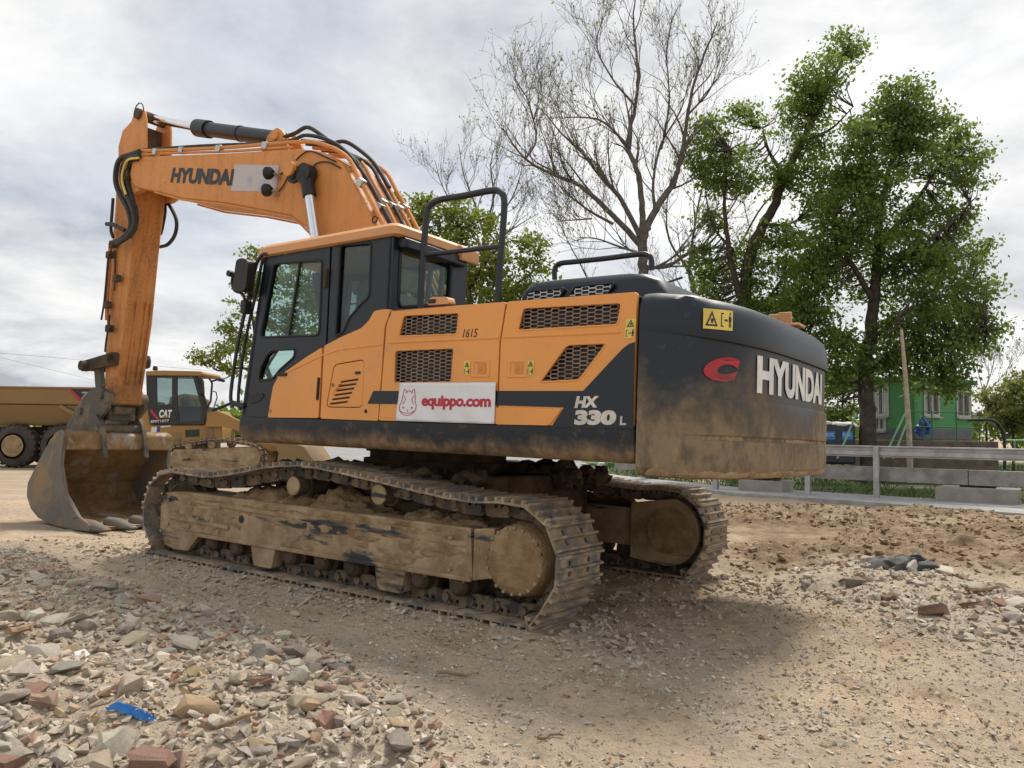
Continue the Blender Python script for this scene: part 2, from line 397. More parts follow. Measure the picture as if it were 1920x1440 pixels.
def gz(x, y):
    x = np.asarray(x, float); y = np.asarray(y, float); z = gbase(x, y)
    ex, ey = exc_xy(x, y)
    pad = (1-sstep(np.maximum(np.abs(ex)-2.3, np.abs(np.abs(ey)-1.34)-.34), 0, .35))       # flattened under the tracks
    near = 1-sstep(np.hypot(x, y-9), 16, 40)
    amp = (1-pad*.95)*near
    z = z + amp*(.10*vnoise(x*.45+9, y*.45, 1)+.06*vnoise(x*1.1, y*1.1+5, 2)+.035*vnoise(x*2.7, y*2.7, 3)+.026*vnoise(x*6.1, y*6.1, 4)+.026*vnoise(x*13, y*13, 5)*(.6+1.2*vnoise(x*1.7, y*1.7, 19))+.015*vnoise(x*24, y*24, 6))
    tr = sstep(-ex, 2.5, 2.9)*(1-sstep(-ex, 5.5, 7.5))*(1-sstep(np.abs(np.abs(ey)-1.34), .26, .34)); z = z + tr*(.014*np.sin(ex*2*np.pi/.075)-.018)*sstep(vnoise(x*1.6, y*1.6, 20), -.25, .1)
    hl = sstep(polydist(HEAP_L, x, y), -.35, .8); z = z + hl*(.05+.16*vnoise(x*1.3+3, y*1.3, 7)+.07*vnoise(x*4+3, y*4, 8)+.03*vnoise(x*9+3, y*9, 18))
    hr = sstep(polydist(HEAP_R, x, y), -.3, .5); z = z + hr*(.09+.12*vnoise(x*1.5, y*1.5+3, 9))
    sr = sstep(polydist(SOIL_R, x, y), -.6, .8)*(1-pad)
    rid = np.abs(vnoise(x*1.2+.4*vnoise(x*3, y*3, 13), y*1.9, 10)); clump = sstep(vnoise(x*.55+4, y*.8, 14), -.12, .12); z = z + sr*(.02+clump*(.22*rid*rid*2+.12*np.abs(vnoise(x*3.6, y*4.4, 11))+.11*np.abs(vnoise(x*8, y*8, 12))+.06*np.abs(vnoise(x*17, y*17, 17))))
    # the machine's own plane carries the tracks and the bucket
    pz = TW[2]+RW[2, 0]*ex+RW[2, 1]*ey; z = z*(1-pad)+(pz+.008+.022*vnoise(x*9, y*9, 15))*pad
    bp = 1-sstep(np.maximum(np.abs(ex-5.75)-1.1, np.abs(ey)-.95), 0, .9); z = z*(1-bp)+(pz-.125+.02*vnoise(x*7, y*7, 16))*bp
    return z
def axis_grid(lo, hi, step, far_lo, far_hi, g=1.16):
    a = list(np.arange(lo, hi+1e-6, step)); s = step; b = hi
    while b < far_hi: s *= g; b += s; a.append(b)
    s = step; b = lo; pre = []
    while b > far_lo: s *= g; b -= s; pre.append(b)
    return np.array(pre[::-1]+a)
gx = axis_grid(-7.5, 9.0, .036, -900, 900); gy = axis_grid(2.2, 15.5, .034, -60, 1800, 1.13)
GX, GY = np.meshgrid(gx, gy); GZ = gz(GX, GY)
def grid_mesh(name, X, Y, Z):
    ny, nx = X.shape; v = np.stack([X, Y, Z], -1).reshape(-1, 3).astype(np.float32)
    i = np.arange(ny-1)[:, None]*nx+np.arange(nx-1)[None]; q = np.stack([i, i+1, i+nx+1, i+nx], -1).reshape(-1, 4).astype(np.int32)
    me = bpy.data.meshes.new(name); me.vertices.add(len(v)); me.vertices.foreach_set('co', v.ravel())
    me.loops.add(q.size); me.loops.foreach_set('vertex_index', q.ravel()); me.polygons.add(len(q))
    me.polygons.foreach_set('loop_start', np.arange(0, q.size, 4, dtype=np.int32)); me.polygons.foreach_set('loop_total', np.full(len(q), 4, np.int32))
    me.polygons.foreach_set('use_smooth', np.ones(len(q), bool)); me.update(); me.validate(); return me
gme = grid_mesh('ground', GX, GY, GZ)
# soil kinds as point masks (what the ground is made of, not how it is lit)
soil = sstep(polydist(SOIL_R, GX, GY)+.9*vnoise(GX*1.2, GY*1.2, 21)+.5*vnoise(GX*4, GY*4, 22), -.5, .5)
rub = np.maximum(sstep(polydist(HEAP_L, GX, GY)+.8*vnoise(GX*1.5, GY*1.5, 23), -.6, .5), sstep(polydist(HEAP_R, GX, GY), -.5, .3))
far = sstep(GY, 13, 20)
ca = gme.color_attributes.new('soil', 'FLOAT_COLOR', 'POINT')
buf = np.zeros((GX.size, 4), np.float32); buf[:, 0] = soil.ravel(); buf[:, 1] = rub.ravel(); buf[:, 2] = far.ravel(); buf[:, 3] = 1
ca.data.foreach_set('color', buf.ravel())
t = NT('site_ground'); at = t.n.new('ShaderNodeAttribute'); at.attribute_name = 'soil'; sp = t.n.new('ShaderNodeSeparateColor'); t.link(at.outputs['Color'], sp.inputs[0])
a1 = t.noise(.7, 6, .6); a2 = t.noise(3.5, 8, .68); a3 = t.noise(16, 8, .7); a4 = t.noise(60, 5, .65)
grit = t.vor(38); gritc = t.vor(38, out='Color'); grit2 = t.vor(95); grit2c = t.vor(95, out='Color')
c = t.mix(t.rng(a1, .35, .65), (.42, .345, .26), (.53, .41, .28))
c = t.mix(t.rng(a2, .52, .72, 0, .75), c, (.56, .42, .26)); c = t.mix(t.rng(a3, .3, .52, .5, 0), c, (.21, .175, .145))
soilc = t.mix(t.rng(a2, .3, .7), (.18, .12, .072), (.34, .245, .155)); soilc = t.mix(t.rng(t.noise(.9, 5, .6), .48, .62, 0, .7), soilc, (.46, .355, .235)); soilc = t.mix(t.rng(a3, .3, .55, .6, 0), soilc, (.13, .085, .05))
c = t.mix(t.rng(t.noise(1.3, 5, .65, None, .5), .50, .64, 0, .75), c, (.33, .235, .15)); c = t.mix(t.rng(t.noise(2.1, 6, .7, None, .7), .56, .66, 0, .6), c, (.33, .305, .27)); c = t.mix(t.rng(t.noise(9, 7, .7), .55, .7, 0, .45), c, (.52, .46, .38)); c = t.mix(sp.outputs[0], c, soilc)
c = t.mix(t.math('MULTIPLY', sp.outputs[1], .8), c, t.mix(t.rng(a3, .3, .7), (.34, .285, .22), (.54, .455, .35)))
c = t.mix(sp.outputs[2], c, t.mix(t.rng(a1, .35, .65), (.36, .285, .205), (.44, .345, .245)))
s1 = t.sep(gritc); s2 = t.sep(grit2c)                   # grains: pale, brick-red and dark chips
g1 = t.math('MULTIPLY', t.rng(grit, .10, .20, 1, 0), t.rng(s1[0], .35, .45)); g2 = t.math('MULTIPLY', t.rng(grit2, .15, .28, 1, 0), t.rng(s2[0], .45, .6))
gc = t.mix(s1[1], (.30, .27, .235), (.55, .50, .43)); gc = t.mix(t.rng(s1[2], .86, .9), gc, (.30, .10, .06)); gc2 = t.mix(s2[1], (.17, .145, .125), (.58, .52, .45))
ns = t.math('SUBTRACT', 1.0, t.math('MULTIPLY', sp.outputs[0], .75))
c = t.mix(t.math('MULTIPLY', g2, t.math('MULTIPLY', ns, .7)), c, gc2); c = t.mix(t.math('MULTIPLY', g1, t.math('MULTIPLY', ns, .8)), c, gc)
t.col(c); t.rough(.95); t.b.inputs['Specular IOR Level'].default_value = .2
h = t.math('ADD', t.math('MULTIPLY', a3, .6), t.math('ADD', t.math('MULTIPLY', a4, .3), t.math('ADD', t.math('MULTIPLY', g1, .3), t.math('MULTIPLY', g2, .14))))
t.bump(h, 1.0, .045); M['ground'] = t.m
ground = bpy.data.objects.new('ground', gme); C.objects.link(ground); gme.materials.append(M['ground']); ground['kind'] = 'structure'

# ================================================================== EXCAVATOR
def EX(px, py, x):                         # pixel -> (y, z) on the machine's plane x = const
    d = EXC_I.to_3x3() @ ray(px, py); k = (x-ECAM.x)/d.x; p = ECAM+d*k; return (p.y, p.z)
exc = empty('excavator', mw=EXC_M)
tag(exc, 'large orange and dark navy tracked excavator with muddy tracks and counterweight', 'excavator')
def P3(px, py, y): a = E(px, py, y); return (a[0], y, a[1])

# ---- undercarriage
mb = MB(); mb.prism([(1.1, .42), (1.1, .8), (.75, .95), (-.75, .95), (-1.1, .8), (-1.1, .42)], -1.12, 1.12); mb.prism([(-1.15, -.7), (-.5, -.75), (.5, -.75), (1.15, -.7), (1.15, .7), (.5, .75), (-.5, .75), (-1.15, .7)], .40, .96, 'xy')
mb.build('car_body', M['darkmud'], exc, bevel=.02)
mb = MB(); mb.lathe([(0, .0), (0, .74), (.1, .74), (.1, .68), (.17, .68), (.17, .72), (.24, .72), (.24, 0)], (0, 0, .95), (0, 0, 1), 40); mb.build('swing_bearing', M['darkmud'], exc)
def clods(mb, n, cx, sx, cy, sy, cz, sz, r0, r1):
    for i in range(n):
        p = Vector((cx+random.uniform(-sx, sx), cy+random.uniform(-sy, sy), cz+random.uniform(-sz, sz))); r = random.uniform(r0, r1)
        bm = bmesh.new(); bmesh.ops.create_icosphere(bm, subdivisions=2, radius=r*.8)
        mb.add([p+Vector((v.co.x*1.2, v.co.y, v.co.z*.8))*random.uniform(.8, 1.2)*(1+.9*float(vnoise(np.array([v.co.x*22+i]), np.array([v.co.y*22+v.co.z*17]), 39)[0])) for v in bm.verts], [tuple(v.index for v in f.verts) for f in bm.faces]); bm.free()
mb = MB(); clods(mb, 60, -.35, .9, .95, .2, .93, .05, .05, .13); clods(mb, 50, -1.0, .35, -.7, .35, .96, .07, .05, .14); clods(mb, 30, .6, .4, .95, .18, .9, .05, .04, .1)
o = mb.build('mud_clods', M['darkmud'], exc, smooth=30); o['kind'] = 'stuff'
frame_poly = [(2.14, .12), (2.24, .26), (2.25, .48), (2.18, .63), (1.9, .655), (-1.62, .64), (-1.66, .27), (1.6, .26), (1.76, .10), (2.0, .09)]
OUT = [(-2.0, .0), (2.0, .0)]
for k in range(1, 8):
    a = -math.pi/2 + math.pi*k/8*.98; OUT.append((2.04+.45*math.cos(a), .44+.44*math.sin(a)))
OUT += [(1.95, .88), (1.5, .86), (1.03, .92), (.6, 1.0), (.2, 1.035), (-.15, 1.02), (-.7, .965), (-1.25, .905), (-1.65, .875), (-2.0, .895)]
for k in range(1, 8):
    a = math.pi/2 + math.pi*k/8; OUT.append((-2.0+.45*math.cos(a), .45+.45*math.sin(a)))
def closed_path(pts, n):
    P = [Vector((p[0], 0, p[1])) for p in pts]; k = len(P); fine = []
    for i in range(k):
        a, b, c, d = P[i-1], P[i], P[(i+1) % k], P[(i+2) % k]
        m = 12
        for j in range(m):
            t_ = j/m
            if (b.z < .01 and c.z < .01): fine.append(b.lerp(c, t_))
            else: fine.append(.5*((2*b)+(c-a)*t_+(2*a-5*b+4*c-d)*t_*t_+(3*b-a-3*c+d)*t_**3))
    for p in fine: p.z = max(p.z, 0)
    L_ = [0]
    for i in range(len(fine)): L_.append(L_[-1]+(fine[(i+1) % len(fine)]-fine[i]).length)
    out = []; tot = L_[-1]; j = 0
    for i in range(n):
        s = tot*i/n
        while L_[j+1] < s: j += 1
        q = (s-L_[j])/(L_[j+1]-L_[j]); out.append(fine[j].lerp(fine[(j+1) % len(fine)], q))
    return out, tot
NSH = 50; tp, tot = closed_path(OUT, NSH); PITCHM = tot/NSH
# shoe: plate with two pairs of bolt windows, three grousers, turned rear edge
mb = MB(); hp = PITCHM/2*.955
holes = [[(sx_*.05-.018, sy*.13-.02), (sx_*.05+.018, sy*.13-.02), (sx_*.05+.018, sy*.13+.02), (sx_*.05-.018, sy*.13+.02)] for sx_ in (-.72, .72) for sy in (-1, 1)]
mb.prism([(-hp, -.30), (hp, -.30), (hp, .30), (-hp, .30)], -.046, -.032, 'xy', holes)
for gx_ in (-.085, 0, .085): mb.prism([(gx_-.013, -.033), (gx_+.013, -.033), (gx_+.008, 0), (gx_-.008, 0)], -.30, .30, 'xz')
mb.prism([(hp-.004, -.046), (hp+.014, -.046), (hp+.008, -.02), (hp-.006, -.02)], -.30, .30, 'xz')
shoe_me = mb.mesh('track_shoe', 30); shoe_me.materials.append(M['shoe'])
mb = MB()
for sy in (-1, 1):
    prof = [(-hp*1.12, -.06), (-hp*1.16, -.10), (-hp*1.05, -.145), (-hp*.6, -.155), (hp*.7, -.155), (hp*.95, -.14), (hp*.98, -.1), (hp*.9, -.05), (-hp*.9, -.048)]
    mb.prism(prof, sy*.11-.022, sy*.11+.022, 'xz', [round_poly([(-.045, -.09), (-.015, -.09), (-.015, -.06), (-.045, -.06)], .01, 2), round_poly([(.015, -.09), (.045, -.09), (.045, -.06), (.015, -.06)], .01, 2)])
    mb.cyl((hp*.62, sy*.13, -.10), (hp*.62, sy*.155, -.10), .032, n=12)
mb.cyl((-hp*.8, -.12, -.10), (-hp*.8, .12, -.10), .03, n=10)
link_me = mb.mesh('track_link', 30); link_me.materials.append(M['link'])
for side in (1, -1):
    yc = 1.34*side; S = lambda a, b: (yc+side*a, yc+side*b)
    mb = MB(); mb.prism(frame_poly, *S(-.20, .23)); tf = mb.build('track_frame', M['tframe'], exc, bevel=.018)
    mb = MB(); mb.prism([(-1.66, .262), (1.58, .252), (1.58, .285), (-1.66, .295)], *S(.23, .262)); mb.build('frame_lip', M['tframe'], tf, bevel=.006)
    mb = MB(); mb.prism([(-1.6, .50), (-1.6, .535), (2.1, .60), (2.1, .565)], *S(.23, .242)); mb.prism([(1.15, .36), (1.15, .395), (2.1, .42), (2.1, .38)], *S(.23, .25)); mb.prism([(-1.66, .27), (-1.84, .31), (-1.84, .66), (-1.66, .64)], *S(-.1, .235))
    mb.build('frame_rib', M['tframe'], tf, bevel=.008)
    mb = MB(); mb.lathe([(0, 0), (0, .035), (-.05, .035), (-.05, .0)], (.98, yc+side*.236, .47), (0, side, 0), 16); mb.build('frame_hole', M['black'], tf)
    # crust of mud standing proud of the frame's side in patches
    xs_ = np.linspace(2.16, -1.62, 260); us_ = np.linspace(0, 1, 34); gx_, gu_ = np.meshgrid(xs_, us_); gzz = .275+gu_*.36
    off = .030*(vnoise(gx_*3.1, gzz*6+side, 36)+.8*vnoise(gx_*9, gzz*17, 37)+.5*vnoise(gx_*22, gzz*40, 38))-.002+.016*(gu_-.55); off[0] = -.02; off[-1] = -.02; off[:, 0] = -.02; off[:, -1] = -.02
    mb = MB(); mb.loft([[(float(a_), yc+side*(.23+float(o_)), float(z_)) for a_, o_, z_ in zip(gx_[j], off[j], gzz[j])] for j in range(34)], cap=False, closed=False); mb.build('mud_crust', M['mud2'], tf, smooth=80)
    for bx_ in (2.1, 1.75, 1.3, -1.45):
        for bz_ in (.33, .56): mb = MB(); mb.lathe([(0, 0), (0, .022), (.018, .02), (.018, 0)], (bx_, yc+side*.232, bz_), (0, side, 0), 6); mb.build('frame_bolt', M['tframe'], tf)
    # caked earth lying on the frame, sloping up towards the rollers
    mb = MB(); rings = []; nx_ = 210; nj = 22
    X_ = np.array([1.55-3.2*i/nx_ for i in range(nx_+1)])
    H_ = .15+.16*vnoise(X_*1.7+3, X_*0+1.2*side, 31)+.08*vnoise(X_*5, X_*0+side, 33); H_ = np.maximum(.03, H_)*np.clip((1.6-X_)/.5, .25, 1)*np.clip((X_+1.68)/.25, .3, 1); H_ = np.where(np.abs(X_-.32) < .17, H_*.5, H_); H_ = np.where(np.abs(X_+.69) < .14, H_*.7, H_)
    for i in range(nx_+1):
        u = np.arange(nj)/(nj-1); n_ = .06*vnoise(X_[i]*7+0*u, u*4+side, 32)+.045*vnoise(X_[i]*16+0*u, u*9+side, 34)+.025*vnoise(X_[i]*34+0*u, u*18, 35)
        z = .595+H_[i]*np.minimum(1, u*1.5)**.75+n_*(.3+.7*np.minimum(1, u*3)); rings.append([(float(X_[i]), yc+side*(.24-.40*float(q)), float(k)) for q, k in zip(u, z)])
    mb.loft(rings, cap=False, closed=False); mb.build('caked_mud', M['mud'], tf, smooth=80)
    for x in (.32, -.69):
        mb = MB(); mb.lathe([(-.14, 0), (-.14, .078), (.05, .078), (.05, .10), (.09, .10), (.09, .078), (.20, .078), (.215, .07), (.215, 0)], (x, yc, .815), (0, side, 0), 24); mb.build('carrier_roller', M['darkmud'], exc)
        mb = MB(); mb.lathe([(0, 0), (0, .080), (.012, .080), (.018, .07), (.018, 0)], (x, yc+side*.212, .815), (0, side, 0), 24); mb.build('roller_cap', M['tframe'], exc.children[-1])
    for x in (1.43, 1.07, .34, -.06, -.41, -1.14, -1.51):
        mb = MB(); mb.lathe([(-.19, 0), (-.19, .06), (-.12, .115), (-.05, .115), (-.05, .09), (.05, .09), (.05, .115), (.12, .115), (.135, .085), (.20, .085), (.23, .06), (.235, .03), (.235, 0)], (x, yc, .215), (0, side, 0), 20); mb.build('track_roller', M['darkmud'], exc)
        mb = MB(); mb.prism(round_poly([(x-.075, .30), (x+.075, .30), (x+.07, .235), (x-.07, .235)], .02), *S(.15, .225)); mb.build('roller_collar', M['tframe'], exc.children[-1], bevel=.01)
    for x in (.64, -.87):
        mb = MB(); mb.prism(round_poly([(x-.17, .29), (x+.17, .29), (x+.13, .15), (x+.11, .085), (x-.13, .085), (x-.14, .15)], .03), *S(.10, .25)); mb.build('track_guard', M['tframe'], exc, bevel=.015)
    mb = MB(); mb.lathe([(-.30, 0), (-.30, .22), (-.02, .22), (-.02, .27), (.08, .27), (.12, .255), (.235, .245), (.27, .232), (.285, .205), (.292, .16), (.292, 0)], (-2.04, yc, .46), (0, side, 0), 44); fd = mb.build('final_drive', M['mud'], exc)
    mb = MB(); prof = []
    for k in range(44):
        a = 2*math.pi*k/44; r = .335 if k % 2 else .285; prof.append((-2.02+r*math.cos(a), .455+r*math.sin(a)))
    mb.prism(prof, yc-.035, yc+.035); mb.build('sprocket', M['darkmud'], exc, bevel=.01)
    mb = MB()
    for k in range(20):
        a = 2*math.pi*k/20; mb.cyl((-2.04+.225*math.cos(a), yc+side*.268, .46+.225*math.sin(a)), (-2.04+.225*math.cos(a), yc+side*.29, .46+.225*math.sin(a)), .013, n=6)
    o = mb.build('bolt_ring', M['tframe'], fd); o['kind'] = 'stuff'
    if side < 0:
        mb = MB(); pl = [(-1.62, .16), (-1.62, .70)] + [(-2.0+.33*math.cos(a), .45+.33*math.sin(a)) for a in [math.pi*(.58+.92*k/16) for k in range(17)]]
        mb.prism(pl, yc+.20, yc+.27); mb.build('motor_cover', M['tframe'], exc, bevel=.015)
    mb = MB(); mb.lathe([(-.12, 0), (-.12, .30), (-.05, .30), (-.05, .345), (.05, .345), (.05, .30), (.12, .30), (.12, .12), (.18, .12), (.18, 0)], (2.04, yc, .445), (0, side, 0), 36); mb.build('front_idler', M['darkmud'], exc)
    chain = empty('track_chain', (0, yc, 0)); chain.parent = exc
    for i in range(NSH):
        a, b = tp[i], tp[(i+1) % NSH]; x = (b-a).normalized(); z = Vector((x.z, 0, -x.x)); y = z.cross(x); c_ = (a+b)/2
        mt = Matrix((x, y, z)).transposed().to_4x4(); mt.translation = c_
        for nm, me in (('track_shoe', shoe_me), ('track_link', link_me)):
            o = bpy.data.objects.new(nm, me); C.objects.link(o); o.parent = chain; o.matrix_basis = mt @ Matrix.Rotation(random.gauss(0, .012), 4, 'Y')

# ---- deck, skirt, engine bay
def rounded_rect(x0, x1, y0, y1, r, n=4): return round_poly([(x0, y0), (x1, y0), (x1, y1), (x0, y1)], r, n)
XR = -2.865
mb = MB(); rings = []
for z, ins in ((1.165, .10), (1.175, .05), (1.20, .018), (1.24, 0), (1.395, 0), (1.40, .006)):
    rings.append([(x, y, z) for x, y in rounded_rect(XR, 1.22-ins, -1.49+ins, 1.49-ins, .04)])
mb.loft(rings); mb.build('deck_skirt', M['skirt'], exc, smooth=40)
mb = MB(); mb.box((-1.73, 0, 1.83), (2.2, 2.84, .84)); mb.box((0.2, -.98, 1.75), (1.9, .95, .68)); mb.box((-.2, .15, 1.6), (1.0, .5, .4)); mb.build('engine_bay', M['decaldark'], exc, bevel=.03)
mb = MB(); mb.box((-1.73, 1.32, 2.268), (2.22, .32, .04)); mb.box((-1.73, -1.32, 2.268), (2.22, .32, .04)); mb.box((.2, -.98, 2.11), (1.94, .99, .04)); mb.build('top_deck', M['navy'], exc, bevel=.01)

def ptin(poly, x, y):
    ins = False; k = len(poly)
    for i in range(k):
        (ax, ay), (bx, by) = poly[i], poly[(i+1) % k]
        if (ay > y) != (by > y) and x < (bx-ax)*(y-ay)/(by-ay)+ax: ins = not ins
    return ins
def grille(poly, yp, parent, e=.046, s_=.012, h=.029, m='steel'):   # expanded-metal screen: long hexagonal openings
    mb = MB(); xs = [p[0] for p in poly]; zs = [p[1] for p in poly]; P_ = 2*(e+s_); r = 0; z = min(zs)
    while z < max(zs)+h:
        x = min(xs)-P_ + (P_/2 if r % 2 else 0)
        while x < max(xs)+P_:
            a, b = (x-e/2, z-h/2), (x+e/2, z-h/2)
            for p, q in ((a, b), (b, (x+e/2+s_, z)), (a, (x-e/2-s_, z))):
                if ptin(poly, (p[0]+q[0])/2, (p[1]+q[1])/2): mb.bar((p[0], yp, p[1]), (q[0], yp, q[1]), .007, .0075, (0, 1, 0))
            x += P_
        z += h/2; r += 1
    o = mb.build('grille', M[m], parent, smooth=0); o['kind'] = 'stuff'; return o
Y0, Y1 = 1.455, 1.492
def rp(pts, r=.03): return round_poly(pts, r, 3)
# door lower panel, mid panel with louvred hatch
mb = MB(); mb.prism(rp(EP([(502, 783), (512, 724), (522, 706), (545, 690), (575, 669), (604, 651), (597, 784)], 1.49), .02), Y0, Y1); dp_ = mb.build('door_lower_panel', M['orange'], exc, bevel=.009)
hatch = EP([(626, 683), (684, 673), (680, 765), (611, 764)], 1.49); cx_ = sum(p[0] for p in hatch)/4; cz_ = sum(p[1] for p in hatch)/4
hin = [(cx_+(p[0]-cx_)*.965, cz_+(p[1]-cz_)*.965) for p in hatch]
mb = MB(); mb.prism(rp(EP([(608, 648.5), (640, 632), (678, 615), (692, 601), (702, 583), (718, 580), (733, 580), (726, 600), (721, 614), (716, 690), (712, 740), (709, 789), (601, 785)], 1.49), .02), Y0, Y1, 'xz', [rp(hatch, .05)]); mp = mb.build('cab_side_panel', M['orange'], exc, bevel=.009)
slots = []
for k in range(6):
    a = (637-4*k, 716+8.2*k); b = (671-4*k, 711+8.4*k); slots.append(EP([(a[0], a[1]+2.2), (b[0], b[1]+2.2), (b[0]+1, b[1]-1.6), (a[0]+1.4, a[1]-1.4)], 1.49))
mb = MB(); mb.prism(rp(hin, .045), 1.46, 1.489, 'xz', slots); ht = mb.build('access_hatch', M['orange'], mp, bevel=.004)
mb = MB(); mb.box((*E(671, 699, 1.49)[:1], 1.492, E(671, 699, 1.49)[1]), (.06, .008, .022)); mb.build('hatch_latch', M['black'], ht)
def rivet(px, py, r, parent, m='steel', nm='lock'):
    p = P3(px, py, 1.491); mb = MB(); mb.lathe([(0, 0), (0, r), (.006, r*.8), (.006, 0)], p, (0, 1, 0), 14); return mb.build(nm, M[m], parent)
rivet(624, 722, .016, ht); rivet(507, 770, .018, dp_); rivet(686, 771, .018, mp, 'black')
mb = MB(); a = P3(523, 702, 1.5); mb.bar(P3(519, 702, 1.5), P3(537, 702, 1.5), .03, .02, (0, 1, 0)); mb.build('door_handle', M['black'], dp_, bevel=.006)
mb = MB(); mb.bar(P3(598.5, 708, 1.495), P3(595.5, 750, 1.495), .02, .03, (0, 1, 0)); mb.build('panel_hinge', M['black'], mp, bevel=.005)
# engine doors with screens
G1 = rp(EP([(757, 591), (862, 586), (857, 627), (747, 631)], 1.49), .03); G2 = rp(EP([(741, 657), (852, 652), (847, 717), (738, 719)], 1.49), .03)
G3 = rp(EP([(981, 577), (1166, 567), (1159, 609), (970, 620)], 1.49), .03); G4 = rp(EP([(1063, 646), (1139, 643), (1086, 713), (1011, 717)], 1.49), .03)
ZT = 2.298; ZB = 1.402
mb = MB(); mb.prism(rp([(-.675, ZT), (-.62, 2.18), (-.60, 1.70), (-.585, ZB), (-1.757, ZB), (-1.757, 2.0), (-1.80, ZT)], .02), Y0, Y1, 'xz', [G1, G2]); pB = mb.build('engine_door', M['orange'], exc, bevel=.010, seg=3)
mb = MB(); mb.prism(rp([(-1.815, ZT), (-1.77, 2.0), (-1.77, ZB), (XR+.012, ZB), (XR+.012, ZT)], .02), Y0, Y1, 'xz', [G3, G4]); pC = mb.build('engine_door', M['orange'], exc, bevel=.010, seg=3)
for g, p in ((G1, pB), (G2, pB), (G3, pC), (G4, pC)):
    grille(g, 1.474, p)
    mb = MB(); cx_ = sum(q[0] for q in g)/len(g); cz_ = sum(q[1] for q in g)/len(g)
    mb.tube([(q[0], 1.489, q[1]) for q in g], .0085, 6, closed=True); mb.build('grille_rim', M['orange'], p)
for p, x0, x1 in ((pB, -.66, -1.75), (pC, -1.79, -2.74)):
    mb = MB(); mb.tube([(x0, 1.489, 2.035), (x1, 1.489, 2.035)], .011, 8); mb.tube([(x0, 1.489, 1.43), (x1+.1 if p is pB else -2.1, 1.489, 1.43)], .007, 8); mb.build('pressed_rib', M['orange'], p)
mb = MB(); mb.tube([P3(a, b, 1.489) for a, b in ((521, 707), (606, 666), (640, 655), (716, 646))], .009, 8); mb.build('pressed_rib', M['orange'], mp)
strp = EP([(690, 757), (701, 733), (1094, 733), (1168, 654), (1180, 645), (1191.5, 641), (1188, 804), (1034, 801), (1058, 764), (930, 760)], 1.49)
mb = MB(); mb.prism(strp, 1.4935, 1.4965); mb.build('dark_side_stripe', M['navy'], exc, bevel=0)
mb = MB(); mb.prism(rp(EP([(930, 764), (1055, 766), (1031, 798), (930, 796)], 1.49), .02), 1.494, 1.500); mb.build('raised_lower_panel', M['orange'], pC, bevel=.004)
for px, pp in ((901, pB), (970, pC)):
    c_ = P3(px, 691, 1.4925); mb = MB(); mb.prism([(c_[0]-.085, c_[2]-.065), (c_[0]+.085, c_[2]-.065), (c_[0]+.085, c_[2]+.065), (c_[0]-.085, c_[2]+.065)], 1.489, 1.4985, 'xz', [[(c_[0]-.06, c_[2]-.045), (c_[0]+.06, c_[2]-.045), (c_[0]+.06, c_[2]+.045), (c_[0]-.06, c_[2]+.045)]])
    lt = mb.build('latch', M['orange'], pp, bevel=.004)
    mb = MB(); mb.box((c_[0]-.012, 1.494, c_[2]), (.07, .006, .075)); mb.lathe([(0, 0), (0, .016), (.006, .014), (.006, 0)], (c_[0], 1.497, c_[2]), (0, 1, 0), 12); mb.build('latch_paddle', M['orange_old'], lt)
def warning(quad, yp, parent, wide=False, fn=None):
    fn = fn or (lambda a, b: Vector(quad[0])*(1-a)*(1-b)+Vector(quad[1])*a*(1-b)+Vector(quad[2])*a*b+Vector(quad[3])*(1-a)*b)
    def sheet(pts, faces, nm, m, off, par):
        mb = MB(); mb.add([fn(a, b)+Vector((0, off, 0)) for a, b in pts], faces); return mb.build(nm, M[m], par, smooth=0)
    g = [(i/6, j/2) for j in range(3) for i in range(7)]
    d = sheet(g, [(j*7+i, j*7+i+1, (j+1)*7+i+1, (j+1)*7+i) for j in range(2) for i in range(6)], 'warning_decal', 'warn', 0, parent)
    def P(x, y): return (x*.5, y) if wide else (x, .5+y*.5)
    def Q(x, y): return (.5+x*.5, y) if wide else (x, y*.5)
    tri = [P(.12, .15), P(.88, .15), P(.5, .9), P(.26, .24), P(.74, .24), P(.5, .72)]
    sheet(tri, [(0, 1, 4, 3), (1, 2, 5, 4), (2, 0, 3, 5)], 'symbol', 'decaldark', .0025, d)
    sheet([P(.46, .3), P(.56, .3), P(.64, .55), P(.42, .5)], [(0, 1, 2, 3)], 'symbol', 'decaldark', .0025, d)
    bits = [((.1, .15), (.16, .85)), ((.1, .15), (.3, .21)), ((.1, .79), (.3, .85)), ((.36, .44), (.6, .54)), ((.70, .15), (.77, .5)), ((.80, .15), (.87, .5)), ((.68, .45), (.9, .7)), ((.74, .74), (.84, .9))]
    for (x0, y0), (x1, y1) in bits: sheet([Q(x0, y0), Q(x1, y0), Q(x1, y1), Q(x0, y1)], [(0, 1, 2, 3)], 'symbol', 'decaldark', .0025, d)
warning([P3(1171, 634, 1.4955), P3(1190, 633, 1.4955), P3(1193, 597, 1.4955), P3(1174, 598, 1.4955)], 1.49, pC)
warning([P3(869, 703, 1.4955), P3(881, 703, 1.4955), P3(882, 677, 1.4955), P3(870, 677, 1.4955)], 1.49, pB)
warning([P3(988, 704, 1.4955), P3(1000, 703, 1.4955), P3(1002, 675, 1.4955), P3(989, 675, 1.4955)], 1.49, pC)
def tq(s, px, m, parent, y=1.4955, **k): return text_quad('lettering', s, [P3(a, b, y) for a, b in px], M[m], parent, **k)
tq('1615', [(867, 633), (894, 632), (896, 616), (869, 617)], 'decaldark', pB, bold=.0, shear=.15)
tq('HX', [(1077, 765), (1122, 764), (1123, 742.5), (1079, 743)], 'dirtywhite', pC, 1.4985, bold=.06, shear=.12)
